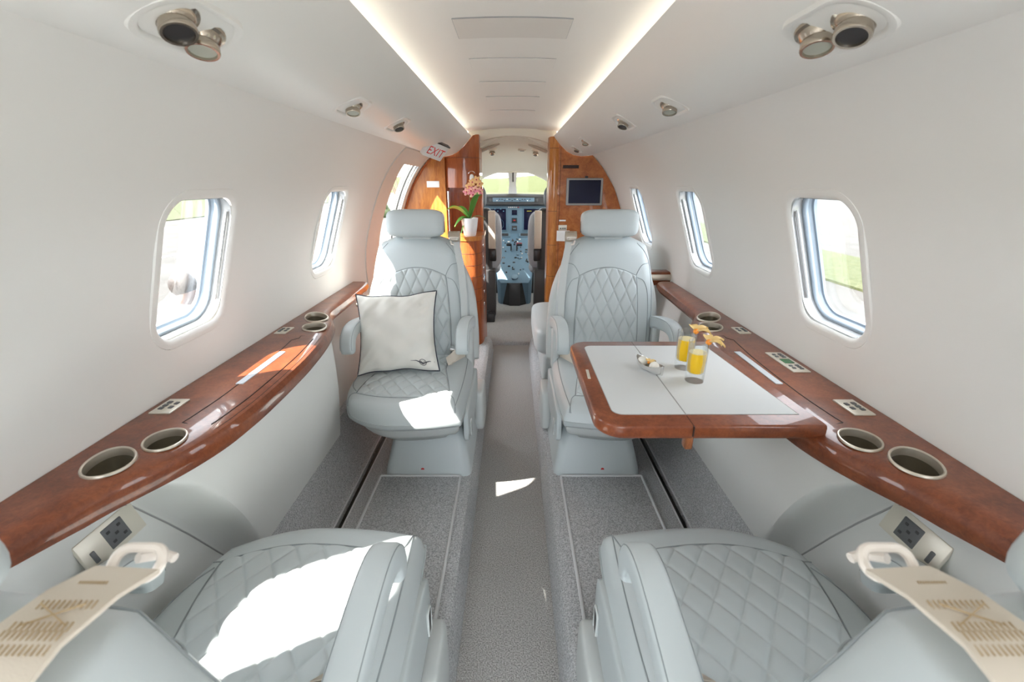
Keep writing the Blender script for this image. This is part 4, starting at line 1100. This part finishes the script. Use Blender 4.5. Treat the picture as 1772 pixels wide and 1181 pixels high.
# person seen through the left window
def person():
    H_ = Vector((-2.95, 3.95, GZ))
    t = thing('person', 'person with brown hair in white shirt standing outside the near left window, head bowed', 'person', H_)
    me = bpy.data.meshes.new('body'); 
    J = {'pel': (0, 0, .90), 'sp': (0, 0, 1.10), 'ch': (0, .02, 1.28), 'nk': (0, .03, 1.43), 'hd': (.02, .07, 1.52), 'hd2': (.04, .10, 1.60),
         'sl': (0, -.17, 1.36), 'el': (.02, -.22, 1.10), 'wl': (.12, -.18, .90), 'sr': (0, .20, 1.36), 'er': (.04, .25, 1.10), 'wr': (.16, .18, .92),
         'hl': (0, -.10, .86), 'kl': (.02, -.11, .48), 'al': (0, -.12, .08), 'tl': (.14, -.13, .04), 'hr': (0, .10, .86), 'kr': (.02, .11, .48), 'ar': (0, .12, .08), 'tr': (.14, .13, .04), 'fl': (.17, -.16, .82), 'fr': (.2, .15, .85)}
    E_ = [('pel', 'sp'), ('sp', 'ch'), ('ch', 'nk'), ('nk', 'hd'), ('hd', 'hd2'), ('ch', 'sl'), ('sl', 'el'), ('el', 'wl'), ('wl', 'fl'), ('ch', 'sr'), ('sr', 'er'), ('er', 'wr'), ('wr', 'fr'), ('pel', 'hl'), ('hl', 'kl'), ('kl', 'al'), ('al', 'tl'), ('pel', 'hr'), ('hr', 'kr'), ('kr', 'ar'), ('ar', 'tr')]
    rad = {'pel': .14, 'sp': .13, 'ch': .15, 'nk': .055, 'hd': .085, 'hd2': .085, 'sl': .065, 'el': .045, 'wl': .03, 'sr': .065, 'er': .045, 'wr': .03, 'hl': .09, 'kl': .06, 'al': .045, 'tl': .035, 'hr': .09, 'kr': .06, 'ar': .045, 'tr': .035, 'fl': .028, 'fr': .028}
    ks = list(J); me.from_pydata([J[k] for k in ks], [(ks.index(a), ks.index(b)) for a, b in E_], [])
    o = bpy.data.objects.new('body', me); COL.objects.link(o)
    m = o.modifiers.new('s', 'SKIN'); sv = me.skin_vertices[0].data
    for i, k in enumerate(ks): sv[i].radius = (rad[k], rad[k])
    sv[0].use_root = True
    s2 = o.modifiers.new('d', 'SUBSURF'); s2.levels = 2; s2.render_levels = 2
    dg = bpy.context.evaluated_depsgraph_get(); dg.update(); me2 = bpy.data.meshes.new_from_object(o.evaluated_get(dg)); bpy.data.objects.remove(o)
    link('body', me2, M['skin'], t)
    mb = MB(); mb.sq((-.0, .07, 1.605), (.225, .20, .235), 1, 1, 20, 16, Matrix.Rotation(R(25), 3, 'Y')); mb.build('hair', M['hair'], t)
    mb = MB(); secs = []
    for z, rx, ry in ((.84, .17, .20), (1.0, .165, .19), (1.2, .17, .215), (1.33, .15, .235), (1.40, .10, .14), (1.43, .07, .08)):
        secs.append([Vector((rx * math.cos(a), .01 + ry * math.sin(a), z)) for a in [2 * math.pi * k / 20 for k in range(20)]])
    mb.loft(secs)
    for s in (-1, 1): mb.tube([Vector((0, s * .18, 1.36)), Vector((.01, s * .215, 1.24)), Vector((.02, s * .235, 1.12))], [.085, .075, .07], 12)
    mb.build('shirt', M['shirt'], t)
    mb = MB()
    for s in (-1, 1): mb.tube([Vector((0, s * .085, .92)), Vector((.02, s * .11, .5)), Vector((0, s * .12, .07))], [.115, .085, .075], 14)
    mb.build('trousers', M['trouser'], t)
person()
# bare shrub and green bush beyond the door
t = thing('bare_shrub', 'thin bare shrub on the verge seen through the open left door', 'shrub', (-10.2, 43, GZ))
mb = MB()
for i in range(46):
    a = rng.uniform(0, 6.28); l = rng.uniform(.6, 1.0); h = rng.uniform(1.6, 3.6)
    p = [Vector((0, 0, 0)), Vector((.3 * math.cos(a), .3 * math.sin(a), h * .5)), Vector((l * math.cos(a), l * math.sin(a), h * .8)), Vector((l * 1.2 * math.cos(a + .4), l * 1.2 * math.sin(a + .4), h))]
    mb.tube(p, [.04, .03, .018, .008], 5)
mb.build('branches', M['twig'], t)
t = thing('green_bush', 'green bush low on the verge seen through the open left door', 'bush', (-10.0, 35, GZ))
mb = MB()
for i in range(14): mb.sq((rng.uniform(-.7, .7), rng.uniform(-.5, .5), rng.uniform(.2, .8)), (rng.uniform(.5, .9),) * 3, 1, 1, 10, 8)
mb.build('foliage', M['bush'], t)

# ------------------------------------------------------------------ light
w = bpy.data.worlds.new('sky'); scene.world = w; w.use_nodes = True
bg = w.node_tree.nodes['Background']; bg.inputs[0].default_value = (.88, .94, 1.0, 1); bg.inputs[1].default_value = 6.0
sd = bpy.data.lights.new('sun', 'SUN'); sd.energy = 20; sd.angle = R(.6); sd.color = (1, .96, .88)
so = bpy.data.objects.new('sun', sd); COL.objects.link(so)
so.rotation_euler = Vector((.41, .335, -.58)).to_track_quat('-Z', 'Y').to_euler()
for s in (-1, 1):
    ld = bpy.data.lights.new('cove_lamp', 'AREA'); ld.shape = 'RECTANGLE'; ld.size = 4.3; ld.size_y = .03; ld.energy = 1.3; ld.color = (1, .90, .76)
    lo = bpy.data.objects.new('cove_lamp', ld); COL.objects.link(lo); lo.location = (s * .345, 1.0, 1.487)
    d = Vector((-s * 1, 0, .30)).normalized(); yv = Vector((0, 1, 0)); zv = -d; xv = yv
    yy = zv.cross(xv); lo.rotation_euler = Matrix((xv, yy, zv)).transposed().to_euler()

# ------------------------------------------------------------------ camera
cd = bpy.data.cameras.new('camera'); cd.sensor_width = 36; cd.lens = 790 / 1772 * 36; cd.clip_start = .01; cd.clip_end = 500
cd.dof.use_dof = True; cd.dof.focus_distance = 1.9; cd.dof.aperture_fstop = 8
co = bpy.data.objects.new('camera', cd); COL.objects.link(co); co.location = (0, 0, 1.22)
co.rotation_euler = (math.pi / 2 - math.atan((590.5 - 315) / 790), 0, 0); scene.camera = co
cd.shift_x = -1 / 1772
scene.cycles.diffuse_bounces = 7; scene.cycles.max_bounces = 14; scene.cycles.transparent_max_bounces = 16
scene.cycles.sample_clamp_indirect = 8
vs = scene.view_settings; vs.view_transform = 'Standard'; vs.look = 'None'; vs.gamma = 1; vs.use_curve_mapping = False; vs.exposure = 0.62
